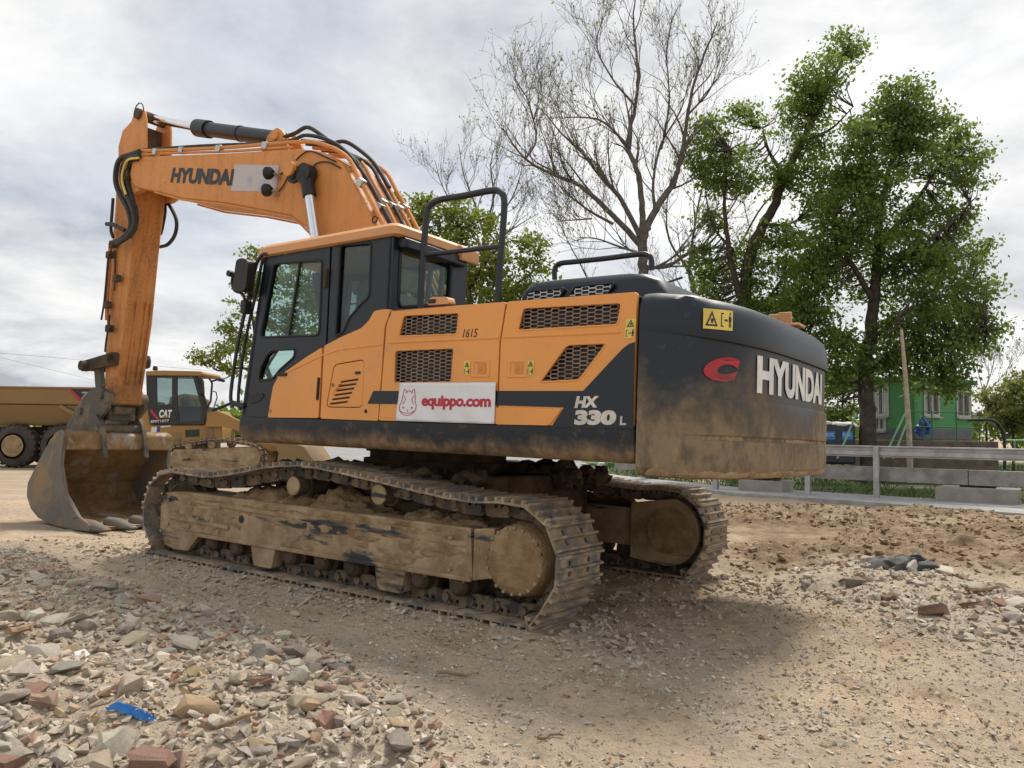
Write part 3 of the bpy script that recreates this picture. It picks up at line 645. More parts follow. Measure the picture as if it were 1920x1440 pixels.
tq('330', [(1076, 797), (1154, 797), (1157, 769), (1079, 768.5)], 'dirtywhite', pC, 1.4985, bold=.065)
tq('L', [(1162, 797), (1174, 797), (1174, 780), (1163, 780)], 'dirtywhite', pC, 1.4985, bold=.035)
# ---- banner taped to the side: its own thing
bq = [P3(743, 789, 1.503), P3(927, 795, 1.503), P3(931, 717, 1.503), P3(750, 718, 1.503)]
def bfn(a, b, off=0.0):
    q = [Vector(p) for p in bq]; p = q[0]*(1-a)*(1-b)+q[1]*a*(1-b)+q[2]*a*b+q[3]*(1-a)*b
    p.y += .004+.006*math.sin(a*9+b*3)*math.sin(b*4+1)+.004*math.sin(a*23+b*9)*(1-b) + off; return EXC_M @ p
mb = MB(); nx_, nz_ = 40, 16
mb.add([bfn(i/nx_, j/nz_) for j in range(nz_+1) for i in range(nx_+1)], [(j*(nx_+1)+i, j*(nx_+1)+i+1, (j+1)*(nx_+1)+i+1, (j+1)*(nx_+1)+i) for j in range(nz_) for i in range(nx_)])
ban = mb.build('banner', M['banner'], None); md = ban.modifiers.new('solid', 'SOLIDIFY'); md.thickness = .0015
tag(ban, 'white vinyl banner with red lettering taped low on the orange engine doors', 'banner')
text_quad('lettering', 'equippo.com', None, M['red'], ban, bold=.04, spacing=.95, fn=lambda a, b: bfn(.262+.70*a, .315+.36*b, .004))
def stroke(pts, wd, nm):
    P = smooth_path([(x, y, 0) for x, y in pts], 5); vs_ = []; fs_ = []
    for i, p in enumerate(P):
        d = (P[min(i+1, len(P)-1)]-P[max(i-1, 0)]).normalized(); n_ = Vector((-d.y, d.x*2.3, 0))*wd
        for s in (1, -1): q = p+n_*s; vs_.append(bfn(q.x, q.y, .0042))
        if i: fs_.append((2*i-2, 2*i-1, 2*i+1, 2*i))
    mb = MB(); mb.add(vs_, fs_); mb.build(nm, M['red'], ban, smooth=0)
for pts in ([(.055, .74), (.05, .64), (.045, .52), (.03, .40), (.035, .28), (.075, .18), (.12, .15), (.165, .18), (.205, .28), (.21, .40), (.195, .52), (.19, .64), (.185, .74)],
            [(.04, .27), (.08, .22), (.12, .21), (.16, .22), (.20, .27)], [(.055, .74), (.065, .83), (.085, .80), (.09, .72)], [(.185, .74), (.178, .83), (.158, .80), (.152, .72)], [(.09, .75), (.12, .79), (.152, .75)],
            [(.065, .66), (.085, .58), (.075, .50), (.055, .44)], [(.178, .66), (.158, .58), (.168, .50), (.188, .44)], [(.12, .30), (.12, .24)]): stroke(pts, .0035, 'emblem_line')
for x in (.072, .168): stroke([(x-.006, .33), (x, .36), (x+.006, .33)], .007, 'emblem_line')

# ---- engine hood
mb = MB(); rings = []
for z, i0, i1, iy in ((2.28, 0, 0, 0), (2.44, .05, .10, .01), (2.50, .09, .22, .04), (2.525, .16, .34, .11)):
    rings.append([(x, y, z) for x, y in rounded_rect(-2.98+i1, -1.64-i0, -1.17+iy, 1.17-iy, .12, 5)])
mb.loft(rings); hood = mb.build('engine_hood', M['navy'], exc, smooth=50)
for q in ([(990, 546), (1057, 540), (1047, 559), (981, 565)], [(1078, 537), (1152, 530), (1137, 552), (1062, 558)]):
    g = rp(EP(q, 1.19), .02); o = grille(g, 1.178, hood, m='galv'); mb = MB(); mb.prism(g, 1.155, 1.172); mb.build('grille_recess', M['black'], hood)
    mb = MB(); mb.tube([(a, 1.178, b) for a, b in g], .009, 6, closed=True); mb.build('grille_rim', M['navy'], hood)
def rail(pts, y, r, nm, n=5, ys=None):
    P = [P3(a, b, y if ys is None else ys[i]) for i, (a, b) in enumerate(pts)]
    mb = MB(); mb.tube(smooth_path(P, n), r, 10); return mb.build(nm, M['tube'], exc)
rail([(1040, 524), (1040.5, 505), (1049, 494.5), (1080, 490.5), (1140, 484), (1195, 477), (1214, 478), (1221, 486), (1222, 506)], .95, .021, 'hood_handrail', 6)
hr = rail([(788, 580), (792, 500), (800, 405), (806, 386), (824, 375), (870, 367), (920, 357.5), (938, 360), (945.5, 376), (943, 430), (937, 500), (933, 572)], 1.30, .027, 'handrail', 6)
mb = MB(); mb.tube([P3(795, 478, 1.30), P3(938, 462, 1.30)], .02, 10); mb.build('cross_bar', M['tube'], hr)
# side work lamp on the deck edge
p = Vector(P3(829, 568, 1.42)); mb = MB(); mb.prism(round_poly([(p.x-.11, p.z-.02), (p.x-.09, p.z+.035), (p.x+.07, p.z+.045), (p.x+.115, p.z+.01), (p.x+.1, p.z-.02)], .02), 1.38, 1.47); wl = mb.build('side_lamp', M['roof'], exc, bevel=.012)
mb = MB(); mb.box((p.x+.06, 1.475, p.z+.008), (.07, .012, .03)); mb.build('lamp_lens', M['black'], wl)
# ---- counterweight
t = NT('faded_red_print'); t.col(t.mix(t.rng(t.noise(7, 6, .7), .5, .68), (.45, .018, .035), (.16, .06, .05))); t.rough(.6); M['redfade'] = t.m
def cw_xy(th, ins):
    c_, s_ = math.cos(th), math.sin(th); yy = 1.49*math.copysign(abs(c_)**(2/3.2), c_); xx = XR-.012-.685*abs(s_)**(2/2.7)
    k = min(1, max(0, (1.485-abs(yy))/.16)); n_ = Vector((xx+2.3, yy*1.0)).normalized(); return (xx-n_.x*ins*(k if ins > 0 else 1), yy-n_.y*ins*(k if ins > 0 else 1))
LV = [(1.085, .14), (1.09, .09), (1.11, .035), (1.15, .006), (1.20, 0), (1.335, 0), (1.345, .016), (1.365, .016), (1.375, 0), (1.57, 0), (1.60, .004), (1.615, .022), (2.0, .022), (2.02, .020), (2.035, .0), (2.05, -.004), (2.16, 0), (2.22, .012), (2.26, .035), (2.29, .075), (2.305, .13), (2.31, .2)]
NTH = 64; rings = []
for z, ins in LV:
    r = [cw_xy(math.pi*k/NTH, ins) for k in range(NTH+1)]
    if z > 2.2 or z < 1.12:
        e_ = ins; r = [(x, max(-1.49+e_, min(1.49-e_, y))) for x, y in r]
    # top falls a little towards the tail
    rings.append([(x, y, z-(0.075*max(0, (-x-2.95)/.6) if z > 2.02 else 0)) for x, y in r])
mb = MB(); mb.loft(rings); cwt = mb.build('counterweight', M['weight'], exc, smooth=28, label='dark counterweight caked with tan mud along its lower half')
def cw_fn(th0, th1, z0, z1, off):
    def f(a, b):
        y_ = th0+(th1-th0)*a; x, y = cw_xy(th_of_y(y_), .022); n_ = Vector((x+2.3, y, 0)).normalized(); return Vector((x, y, z0+(z1-z0)*b))+n_*off
    return f
mb = MB(); rings = []
for j in range(34):
    z = 1.10+.62*j/33; r_ = []
    for k in range(200):
        th = math.pi*(.015+.97*k/199); x, y = cw_xy(th, .006 if z < 1.6 else .022); n_ = Vector((x+2.3, y, 0)).normalized(); s_ = k*.045
        q = float(vnoise(np.array([s_*4.5]), np.array([z*8.]), 36)[0])*1.0+float(vnoise(np.array([s_*13]), np.array([z*19.]), 37)[0])*.7+float(vnoise(np.array([s_*1.6]), np.array([z*2.]), 38)[0])*.9
        off = .016*q-.007-.012*max(0, (z-1.22)/.4)-(.02 if j in (0, 33) or k in (0, 199) else 0); r_.append((x+n_.x*off, y+n_.y*off, z))
    rings.append(r_)
mb.loft(rings, cap=False, closed=False); mb.build('caked_mud', M['mud2'], cwt, smooth=80)
def th_of_y(y): return math.acos(max(-1, min(1, math.copysign(abs(y/1.49)**1.6, y))))
o = text_quad('lettering', 'HYUNDAI', None, M['white'], cwt, bold=.05, shear=0, fn=cw_fn(.95, -.62, 1.665, 1.92, .007))
text_quad('red_emblem', 'C', None, M['redfade'], cwt, bold=.08, shear=.25, fn=cw_fn(1.37, 1.13, 1.72, 1.88, .007))
f_ = cw_fn(1.38, 1.21, 2.05, 2.18, .03)
warning(None, 0, cwt, True, fn=f_)
mb = MB(); q = Vector((-3.22, -.38, 2.27)); mb.box(q+Vector((-.02, 0, .07)), (.16, .15, .11), taper=.85); mb.box(q+Vector((-.13, 0, .03)), (.16, .17, .025)); mb.box(q+Vector((-.09, .07, .085)), (.11, .015, .10)); cl_ = mb.build('tail_camera', M['roof'], exc, bevel=.015)
mb = MB(); mb.lathe([(0, 0), (0, .035), (.05, .035), (.05, 0)], q+Vector((-.08, 0, .075)), (-1, 0, -.2), 16); mb.build('camera_lens', M['black'], cl_)
mb = MB(); mb.box(q+Vector((.09, 0, .03)), (.16, .05, .05)); mb.build('camera_bracket', M['black'], cl_, bevel=.01)
mb = MB(); mb.tube([(-2.6, -.9, 2.52), (-2.6, -.9, 2.60)], .03, 12); mb.build('hood_cap', M['black'], hood)

# ---- cab
YW0, YW1 = 1.415, 1.465
def shrink(poly, k):
    cx, cz = sum(p[0] for p in poly)/len(poly), sum(p[1] for p in poly)/len(poly); return [(cx+(p[0]-cx)*k, cz+(p[1]-cz)*k) for p in poly]
win_door = rp(EP([(514, 495), (604, 488), (598, 628), (488, 632)], 1.465), .05)
win_low = rp(EP([(500, 668), (510, 657), (553, 655), (552, 669), (524, 694), (512, 710), (485, 714), (489, 690)], 1.465), .03)
win_q = rp(EP([(639, 461), (696, 456), (692, 556), (679, 568), (655, 596), (643, 624), (629, 630)], 1.465), .03)
mb = MB(); mb.prism(EP([(498, 471), (619.5, 456), (604, 785), (452, 785), (458, 735), (478, 600)], 1.465), YW0, YW1, 'xz', [win_door, win_low]); door = mb.build('cab_door', M['cab'], exc, bevel=.006)
mb = MB(); mb.prism(EP([(622.5, 456), (737, 441), (731, 580), (730, 785), (607, 785)], 1.465), YW0, YW1, 'xz', [win_q]); qp = mb.build('cab_rear_quarter', M['cab'], exc, bevel=.006)
def pane(poly, y, parent, m='glass', nm='window_pane'):
    mb = MB(); mb.prism(poly, y-.004, y+.004); return mb.build(nm, M[m], parent, smooth=0)
pane(win_door, 1.44, door); pane(win_low, 1.44, door); pane(win_q, 1.44, qp, 'glassd')
for wdw, par in ((win_door, door), (win_low, door), (win_q, qp)):
    mb = MB(); mb.tube([(a, 1.466, b) for a, b in shrink(wdw, 1.01)], .011, 6, closed=True); mb.build('window_seal', M['black'], par)
mb = MB(); mb.bar(P3(563, 491, 1.452), P3(542, 630, 1.452), .018, .022, (0, 1, 0)); mb.build('window_divider', M['black'], door)
mb = MB(); mb.bar(P3(614, 503, 1.475), P3(610, 540, 1.475), .03, .04, (0, 1, 0)); mb.build('door_hinge', M['darkmud'], door, bevel=.006)
mb = MB(); mb.lathe([(0, 0), (0, .016), (.008, .014), (.008, 0)], P3(536, 474, 1.466), (0, 1, 0), 14); mb.build('door_button', M['white'], door)
mb = MB(); mb.prism(round_poly(EP([(468, 738), (492, 736), (496, 742), (488, 752), (470, 758), (465, 750)], 1.466), .03), 1.464, 1.472); mb.build('step_recess', M['black'], door, bevel=.004)
# far wall with guard bars
YF = .47
wl_poly = [(1.22, 1.40), (1.20, 1.61), (1.0, 2.95), (-.60, 2.93), (-.62, 1.40)]
fw1 = rp([(.98, 2.10), (.90, 2.84), (.2, 2.84), (.2, 2.1)], .05); fw2 = rp([(.12, 2.12), (.12, 2.86), (-.5, 2.86), (-.5, 2.12)], .05); fw3 = rp([(1.08, 1.55), (1.02, 2.02), (.2, 2.02), (.2, 1.55)], .05)
mb = MB(); mb.prism(wl_poly, YF, YF+.04, 'xz', [fw1, fw2, fw3]); fwall = mb.build('cab_far_wall', M['cab'], exc, bevel=.005)
for f in (fw1, fw2, fw3): pane(f, YF+.02, fwall)
for k in range(9):
    x = 1.0-.155*k; mb = MB(); mb.bar((x+.05, YF-.06, 1.55), (x-.05, YF-.06, 2.88), .045, .03, (0, 1, 0)); mb.build('guard_bar', M['tube'], fwall)
for z in (1.75, 2.3, 2.62): mb = MB(); mb.bar((1.1, YF-.06, z), (-.4, YF-.06, z), .015, .015); mb.build('guard_cross_bar', M['tube'], fwall)
XW = -.60
rw = rp([EX(746, 468, XW), EX(842, 492, XW), EX(838, 571, XW), EX(742, 577, XW)], .06)
mb = MB(); mb.prism([(YF, 1.40), (YW1, 1.40), (YW1, 2.93), (YF, 2.93)], XW-.03, XW+.02, 'yz', [rw]); rwall = mb.build('cab_rear_wall', M['cab'], exc, bevel=.005)
mb = MB(); mb.prism(rw, XW-.008, XW, 'yz'); mb.build('window_pane', M['glass'], rwall, smooth=0)
mb = MB(); mb.tube([(XW-.032, a, b) for a, b in rw], .014, 6, closed=True); mb.build('window_seal', M['black'], rwall)
for y in (YF+.02, YW1-.03):
    mb = MB(); mb.bar((1.17, y, 1.41), (.98, y, 2.93), .06, .06, (0, 1, 0)); mb.build('front_pillar', M['cab'], exc, bevel=.01)
mb = MB(); mb.add([(1.18, YF+.04, 1.45), (1.18, YW1-.05, 1.45), (.99, YW1-.05, 2.92), (.99, YF+.04, 2.92)], [(0, 1, 2, 3)]); mb.build('windscreen', M['glass'], exc, smooth=0)
mb = MB(); mb.box((.3, .96, 1.43), (1.75, .95, .05)); mb.box((1.16, .96, 1.47), (.1, .9, .1)); mb.build('cab_floor', M['interior'], exc)
# seat, console, levers
mb = MB(); mb.box((.12, .96, 1.62), (.42, .46, .3), taper=.9); mb.build('seat_base', M['interior'], exc, bevel=.03); st = exc.children[-1]
mb = MB(); mb.box((.15, .96, 1.84), (.52, .52, .14)); mb.build('seat_cushion', M['beige'], exc, bevel=.05); st = exc.children[-1]
R_ = Matrix.Rotation(math.radians(-14), 3, 'Y'); mb = MB(); mb.box((-.22, .96, 2.22), (.14, .50, .66), R_); mb.build('backrest', M['beige'], st, bevel=.05)
mb = MB(); mb.box((-.34, .96, 2.66), (.10, .28, .2), R_); mb.build('headrest', M['beige'], st, bevel=.04)
for y in (.66, 1.26):
    mb = MB(); mb.box((.25, y, 1.9), (.6, .14, .16)); mb.tube([(.48, y, 1.95), (.52, y, 2.15)], .022, 8); mb.build('control_console', M['interior'], exc, bevel=.02)
mb = MB(); mb.box((.95, .62, 2.0), (.05, .22, .3)); mb.tube([(.95, .62, 1.5), (.95, .62, 1.9)], .02, 8); mb.build('monitor', M['interior'], exc, bevel=.01)
mb = MB(); mb.prism(EP([(672, 459), (684, 458.5), (683, 468), (671, 469)], 1.43), 1.428, 1.433); mb.build('cab_sticker', M['warn'], qp)
# roof
mb = MB(); rings = []
for z, ix, iy in ((2.925, .0, .0), (2.935, -.02, -.015), (3.0, -.015, -.012), (3.035, .03, .03), (3.05, .10, .09)):
    rings.append([(x, y, z-.035*max(0, (x-.3))) for x, y in rounded_rect(-.68+ix, 1.06-ix, YF-.03+iy, 1.495-iy, .07, 4)])
mb.loft(rings); roof = mb.build('cab_roof', M['roof'], exc, smooth=40)
mb = MB(); mb.prism(round_poly([(-.74, 2.86), (-.74, 3.0), (-.60, 3.04), (-.60, 2.93)], .03), YF-.03, YF+.22); mb.build('roof_corner', M['roof'], roof, bevel=.01)
mb = MB(); mb.box((-.66, 1.0, 2.875), (.10, .84, .09)); mb.build('rear_visor', M['cab'], roof, bevel=.015)
# front guard rails and mirror
rail([(436, 764), (433, 735), (447, 640), (470, 540), (480, 497), (492, 478), (503, 476)], 1.50, .017, 'front_guard_rail', 5)
rail([(452, 768), (447, 740), (460, 640), (480, 550), (492, 490), (500, 484)], 1.44, .015, 'front_guard_rail', 5)
mb = MB(); mb.bar(P3(434, 755, 1.5), P3(458, 762, 1.47), .03, .05); mb.build('rail_bracket', M['tube'], exc, bevel=.01)
mq = EP([(446, 488), (457, 484), (467, 488), (468, 500), (464, 540), (458, 548), (446, 546), (439, 538)], 1.60)
mb = MB(); mb.prism(round_poly(mq, .03), 1.53, 1.62); mir = mb.build('mirror', M['black'], exc, bevel=.03, seg=3)
mb = MB(); mb.tube(smooth_path([P3(437, 513, 1.58), P3(435, 530, 1.58), P3(440, 545, 1.58), P3(456, 552, 1.56), P3(459, 570, 1.52)], 5), .013, 8); mb.lathe([(0, 0), (0, .03), (.05, .03), (.05, 0)], P3(436, 514, 1.56), (0, 1, 0), 12); mb.build('mirror_arm', M['black'], mir)
mb = MB(); c_ = Vector(P3(461, 576, 1.51)); mb.box(c_, (.07, .08, .13)); mb.build('mirror_clamp', M['black'], mir, bevel=.01)

# ---- boom
BW = .33
boom_side = [(5.27, 4.51), (5.40, 4.58), (5.47, 4.73), (5.44, 4.88), (5.3, 4.95), (4.76, 4.87), (3.36, 4.665), (2.02, 4.49), (1.62, 4.39), (1.27, 4.20), (1.09, 3.97), (.74, 3.49), (.2, 2.6), (-.05, 2.05), (.0, 1.8), (.25, 1.75), (.45, 2.0), (.95, 2.75), (1.72, 3.49), (1.86, 3.60), (2.05, 3.715), (3.30, 4.03), (4.2, 4.21), (4.83, 4.40)]
mb = MB(); mb.prism(boom_side, -BW, BW); boom = mb.build('boom', M['orange_old'], exc, bevel=.02)
for s in (-1, 1):
    mb = MB(); lo = [(4.83, 4.385), (4.2, 4.195), (3.30, 4.015), (2.05, 3.70), (1.86, 3.585), (1.72, 3.475), (.95, 2.735)]
    mb.tube([(x, s*(BW-.006), z) for x, z in lo], .014, 6); mb.build('weld_seam', M['orange_old'], boom)
bt = lambda pts: [P3(a, b, BW+.0035) for a, b in pts]
text_quad('lettering', 'HYUNDAI', bt([(319, 342.5), (438, 348.5), (440, 317), (322, 314)]), M['decaldark'], boom, bold=.055, shear=.12)
t = NT('faded_pale_decal'); n_ = t.noise(5, 3, .5); t.col(t.mix(t.rng(n_, .50, .68), (.52, .48, .47), (.36, .31, .47))); t.rough(.6); M['patch'] = t.m
mb = MB(); mb.add(bt([(432, 358), (518, 359), (523, 310), (440, 308)]), [(0, 1, 2, 3)]); mb.build('pale_decal', M['patch'], boom, smooth=0)
for (a, b) in ((510, 325), (507, 357)):
    p = Vector(P3(a, b, BW+.10)); mb = MB(); mb.lathe([(0, 0), (0, .035), (.05, .07), (.09, .075), (.10, .06), (.10, 0)], p+Vector((-.02, 0, .0)), (1, .15, .1), 18); lm = mb.build('boom_lamp', M['black'], boom)
    mb = MB(); mb.bar(p+Vector((-.02, 0, 0)), Vector(P3(a+16, b+10, BW)), .03, .03); mb.build('lamp_bracket', M['galv'], lm)
mb = MB()
for path in ([(525, 327), (545, 315), (560, 295), (580, 283), (605, 292), (630, 303)], [(523, 359), (533, 345), (540, 330)], [(580, 320), (595, 306), (615, 304), (638, 315)]): mb.tube(smooth_path([P3(a, b, BW+.02) for a, b in path], 6), .0085, 6)
mb.build('lamp_cable', M['black'], boom)
# boom cylinders
for s in (1, -1):
    top = Vector((1.80, s*.43, 4.13)); bot = Vector((1.0, s*.43, 1.75)); d = (bot-top).normalized()
    mb = MB(); mb.lathe([(-.02, 0), (-.02, .115), (.10, .115), (.10, .085), (.20, .085), (.20, 0)], (1.90, s*BW, 4.18), (0, s, 0), 24); mb.build('pin_boss', M['orange_old'], boom)
    top = Vector((1.90, s*.43, 4.18)); bot = Vector((1.0, s*.43, 1.75)); d = (bot-top).normalized()
    if s > 0: a = Vector(P3(577, 345, .43)); b = Vector(P3(590, 432, .43)); top = a-(b-a)*.22; d = (b-a).normalized(); bot = a+d*2.4
    mb = MB(); mb.cyl(top+d*.12, top+d*1.5, .055, n=20); rod = mb.build('boom_cylinder_rod', M['chrome'], exc)
    mb = MB(); mb.lathe([(-.06, 0), (-.06, .11), (.06, .11), (.06, 0)], top, (0, 1, 0), 24); mb.cyl(top, top+d*.27, .075, n=18); mb.build('rod_eye', M['black'], rod)
    mb = MB(); mb.cyl(top+d*1.2, bot, .10, n=22); mb.build('boom_cylinder', M['black'], exc)
mb = MB(); mb.lathe([(0, 0), (0, .10), (.03, .10), (.03, .06), (.05, .06), (.05, 0)], P3(553, 328, BW+.12), (0, 1, 0), 20); mb.build('pin_cap', M['black'], boom)
# arm cylinder on top
A0 = Vector((2.63, 0, 4.81)); A1 = Vector((4.42, 0, 5.295)); A2 = Vector((5.60, 0, 5.66)); d = (A1-A0).normalized()
mb = MB(); mb.cyl(A0+d*.05, A1, .095, n=26); mb.cyl(A1-d*.24, A1+d*.03, .118, n=26); mb.cyl(A0+d*.9, A0+d*.93, .103, n=26); ac = mb.build('arm_cylinder', M['tube'], exc)
mb = MB(); mb.cyl(A1, A2, .056, n=20); mb.build('arm_cylinder_rod', M['chrome'], exc)
mb = MB()
for s in (-1, 1): mb.prism(round_poly([(2.35, 4.5), (2.95, 4.55), (2.78, 4.86), (2.62, 4.92), (2.5, 4.84)], .05), s*.12-.02, s*.12+.02)
mb.lathe([(-.17, 0), (-.17, .055), (.17, .055), (.17, 0)], A0, (0, 1, 0), 16); mb.build('cylinder_bracket', M['orange_old'], boom, bevel=.01)
# pipes and hoses along the boom back
top_path = [(5.25, 5.03), (4.76, 4.95), (3.36, 4.745), (2.02, 4.575), (1.62, 4.475), (1.23, 4.275), (1.03, 4.02), (.68, 3.53), (.15, 2.65)]
for i, y in enumerate((.30, .19, .08, -.05, -.17, -.29)):
    mb = MB(); off = .01*(i % 2); tpth = top_path if i in (0, 5) else top_path[3:]
    mb.tube(smooth_path([(x-off*.5, y, z+off) for x, z in tpth], 5), .024 if i not in (1, 3) else .022, 8); pp = mb.build('hydraulic_pipe', M['orange_old'] if i not in (1, 3) else M['hose'], boom)
mb = MB(); mb.tube(smooth_path([(5.2, .30, 4.965), (4.7, .30, 4.90), (3.36, .30, 4.695), (2.1, .30, 4.53)], 4), .018, 8); mb.build('hydraulic_pipe', M['orange_old'], boom)
mb = MB(); mb.tube(smooth_path([(5.3, .27, 5.06), (4.0, .27, 4.885), (2.4, .24, 4.66), (1.95, .24, 4.66), (1.45, .22, 4.46), (1.05, .2, 4.08), (.6, .18, 3.45)], 6), .022, 8); mb.tube(smooth_path([(2.5, .12, 4.78), (2.28, .14, 4.78), (2.05, .16, 4.80), (1.8, .16, 4.66), (1.55, .14, 4.48), (1.2, .12, 4.28)], 6), .024, 8)
mb.tube(smooth_path([(2.45, -.10, 4.80), (2.0, -.14, 4.70), (1.75, -.16, 4.68), (1.45, -.15, 4.50), (1.2, -.12, 4.30), (.95, -.1, 4.0)], 6), .024, 8); mb.build('hydraulic_hose', M['hose'], boom)
for x, z, ys in ((4.3, 4.87, (.30,)), (3.5, 4.75, (.30,)), (2.6, 4.63, (.30,)), (.98, 3.94, (.30,)), (.86, 3.76, (.08, -.05, -.17)), (.88, 3.8, (-.29,)), (.80, 3.68, (.19,)), (4.9, 4.95, (.30,))):
    for y in ys: mb = MB(); mb.box((x, y, z), (.09, .075, .085), Matrix.Rotation(math.radians(-8 if x > 1.5 else 55), 3, 'Y')); mb.build('pipe_clamp', M['galv'], boom, bevel=.008)
mb = MB(); mb.tube([(.71+.035*math.cos(a), BW+.015, 3.50+.035*math.sin(a)) for a in [k*math.pi/6 for k in range(12)]], .007, 6, closed=True); mb.build('lifting_ring', M['black'], boom)

# ---- arm
AW = .20
arm_side = EP([(221, 300), (218, 345), (215, 400), (210, 450), (202, 540), (198, 640), (196, 717), (203, 752), (216, 757), (217, 727), (235, 602), (241, 540), (250, 450), (262, 355), (268, 300)], AW)
mb = MB(); mb.prism(arm_side, -AW, AW); arm = mb.build('dipper_arm', M['arm'], exc, bevel=.014)
head = EP([(222, 310), (222, 275), (230, 245), (246, 228), (251, 213), (262, 203), (271, 207), (274, 225), (273, 300), (266, 330)], AW)
for s in (-1, 1):
    mb = MB(); mb.prism(head, s*AW-.03*s, s*(AW+.004)); mb.build('arm_head_plate', M['orange_old'], arm, bevel=.01)
hx = [p[0] for p in head]; mb = MB(); mb.box((5.62, 0, 5.05), (.10, .36, .9)); mb.build('head_web', M['darkmud'], arm)
for s in (-1, 1):
    mb = MB(); pl = round_poly([(5.42, 4.45), (5.72, 4.5), (5.78, 4.72), (5.66, 4.92), (5.36, 4.97), (5.2, 4.85), (5.2, 4.5)], .08); mb.prism(pl, s*AW, s*(AW+.09)); mb.build('boom_fork', M['orange_old'], boom, bevel=.012)
mb = MB(); mb.lathe([(-.36, 0), (-.36, .08), (.36, .08), (.36, 0)], (5.55, 0, 4.72), (0, 1, 0), 20); mb.build('arm_pin', M['darkmud'], arm)
mb = MB(); mb.lathe([(-.25, 0), (-.25, .075), (.25, .075), (.25, 0)], (5.55, 0, 5.64), (0, 1, 0), 20); mb.build('arm_pin', M['darkmud'], arm)
mb = MB(); mb.tube([Vector((5.56, .19, 5.66))+Vector((.12*math.cos(a), .02, .14*math.sin(a))) for a in [math.pi*k/8 for k in range(9)]], .008, 6); mb.build('grease_hose', M['hose'], arm)
# reinforcing strips on the rear face
for y in (.06, -.08, -.16):
    mb = MB(); mb.bar((E(240, 560, .2)[0]-.012, y, 3.0), (E(219, 715, .2)[0]-.012, y, 1.85), .035, .02, (1, 0, 0)); mb.build('wear_strip', M['arm'], arm, bevel=.004)
def hose(pts, y, r, m='hose', nm='hydraulic_hose', parent=None):
    ys = y if isinstance(y, (list, tuple)) else [y]*len(pts); mb = MB(); mb.tube(smooth_path([P3(a, b, q) for (a, b), q in zip(pts, ys)], 6), r, 8); return mb.build(nm, M[m], parent or arm)
hose([(262, 284), (245, 290), (228, 296), (219, 312), (217, 340), (225, 365), (238, 388), (245, 412), (243, 432), (228, 448), (212, 455)], .34, .036)
hose([(262, 292), (246, 296), (234, 305), (228, 325), (233, 355), (246, 385), (252, 410), (249, 430), (238, 445), (218, 458)], .36, .034)
hose([(262, 300), (250, 302), (240, 318), (240, 345), (249, 375), (256, 400), (254, 425), (244, 445)], .32, .03)
hose([(260, 296), (240, 300), (231, 318), (229, 340), (236, 365)], .385, .016, 'warn')
hose([(311, 378), (322, 392), (331, 415), (328, 440), (315, 458), (300, 463)], -.24, .026); hose([(308, 372), (310, 395), (305, 425), (301, 440)], -.24, .022)
hose([(212, 372), (210, 400), (208, 430), (212, 445)], .28, .022)
hose([(200, 420), (212, 421), (225, 428), (234, 432)], .33, .03); hose([(207, 456), (205, 500), (201, 560), (200, 600)], .26, .026, 'arm', 'hydraulic_pipe'); hose([(215, 470), (216, 510), (214, 545)], .23, .012, 'darkmud'); hose([(203, 480), (196, 560), (190, 600)], .3, .014)
hose([(205, 590), (203, 615), (199, 640), (197, 660)], .28, .014)
for a, b in ((206, 478), (202, 572), (219, 522), (205, 616), (250, 425), (212, 458)):
    mb = MB(); mb.box(P3(a, b, .27), (.10, .08, .10)); mb.build('pipe_clamp', M['darkmud'], arm, bevel=.012)
# bucket cylinder and linkage
mb = MB(); mb.cyl((6.12, 0, 4.75), (6.17, 0, 2.95), .085, n=22); mb.cyl((6.168, 0, 3.05), (6.172, 0, 2.9), .10, n=22); mb.build('bucket_cylinder', M['black'], exc)
mb = MB(); mb.cyl((6.17, 0, 2.95), (6.22, 0, 2.15), .05, n=18); mb.build('bucket_cylinder_rod', M['chrome'], exc)
for s in (1, -1):
    mb = MB(); y0 = s*.235
    q0 = Vector((5.72, 0, 2.17)); q1 = Vector((6.42, 0, 2.075)); mb.prism(round_poly([(q0.x-.09, q0.z-.08), (q0.x-.06, q0.z+.10), (q1.x+.10, q1.z+.075), (q1.x+.10, q1.z-.075)], .05), y0-.035, y0+.035); mb.build('tilt_lever', M['darkmud'], exc, bevel=.015)
    mb = MB(); mb.prism(round_poly([(6.34, 2.08), (6.17, 2.08), (5.98, 1.42), (6.14, 1.38)], .05), s*.15-.03, s*.15+.03); mb.build('bucket_link', M['coupler'], exc, bevel=.015)
mb = MB(); mb.lathe([(-.36, 0), (-.36, .07), (.36, .07), (.36, 0)], (6.36, 0, 2.08), (0, 1, 0), 18); mb.lathe([(-.27, 0), (-.27, .095), (.27, .095), (.27, 0)], (5.73, 0, 2.17), (0, 1, 0), 18); mb.build('link_pin', M['darkmud'], exc)
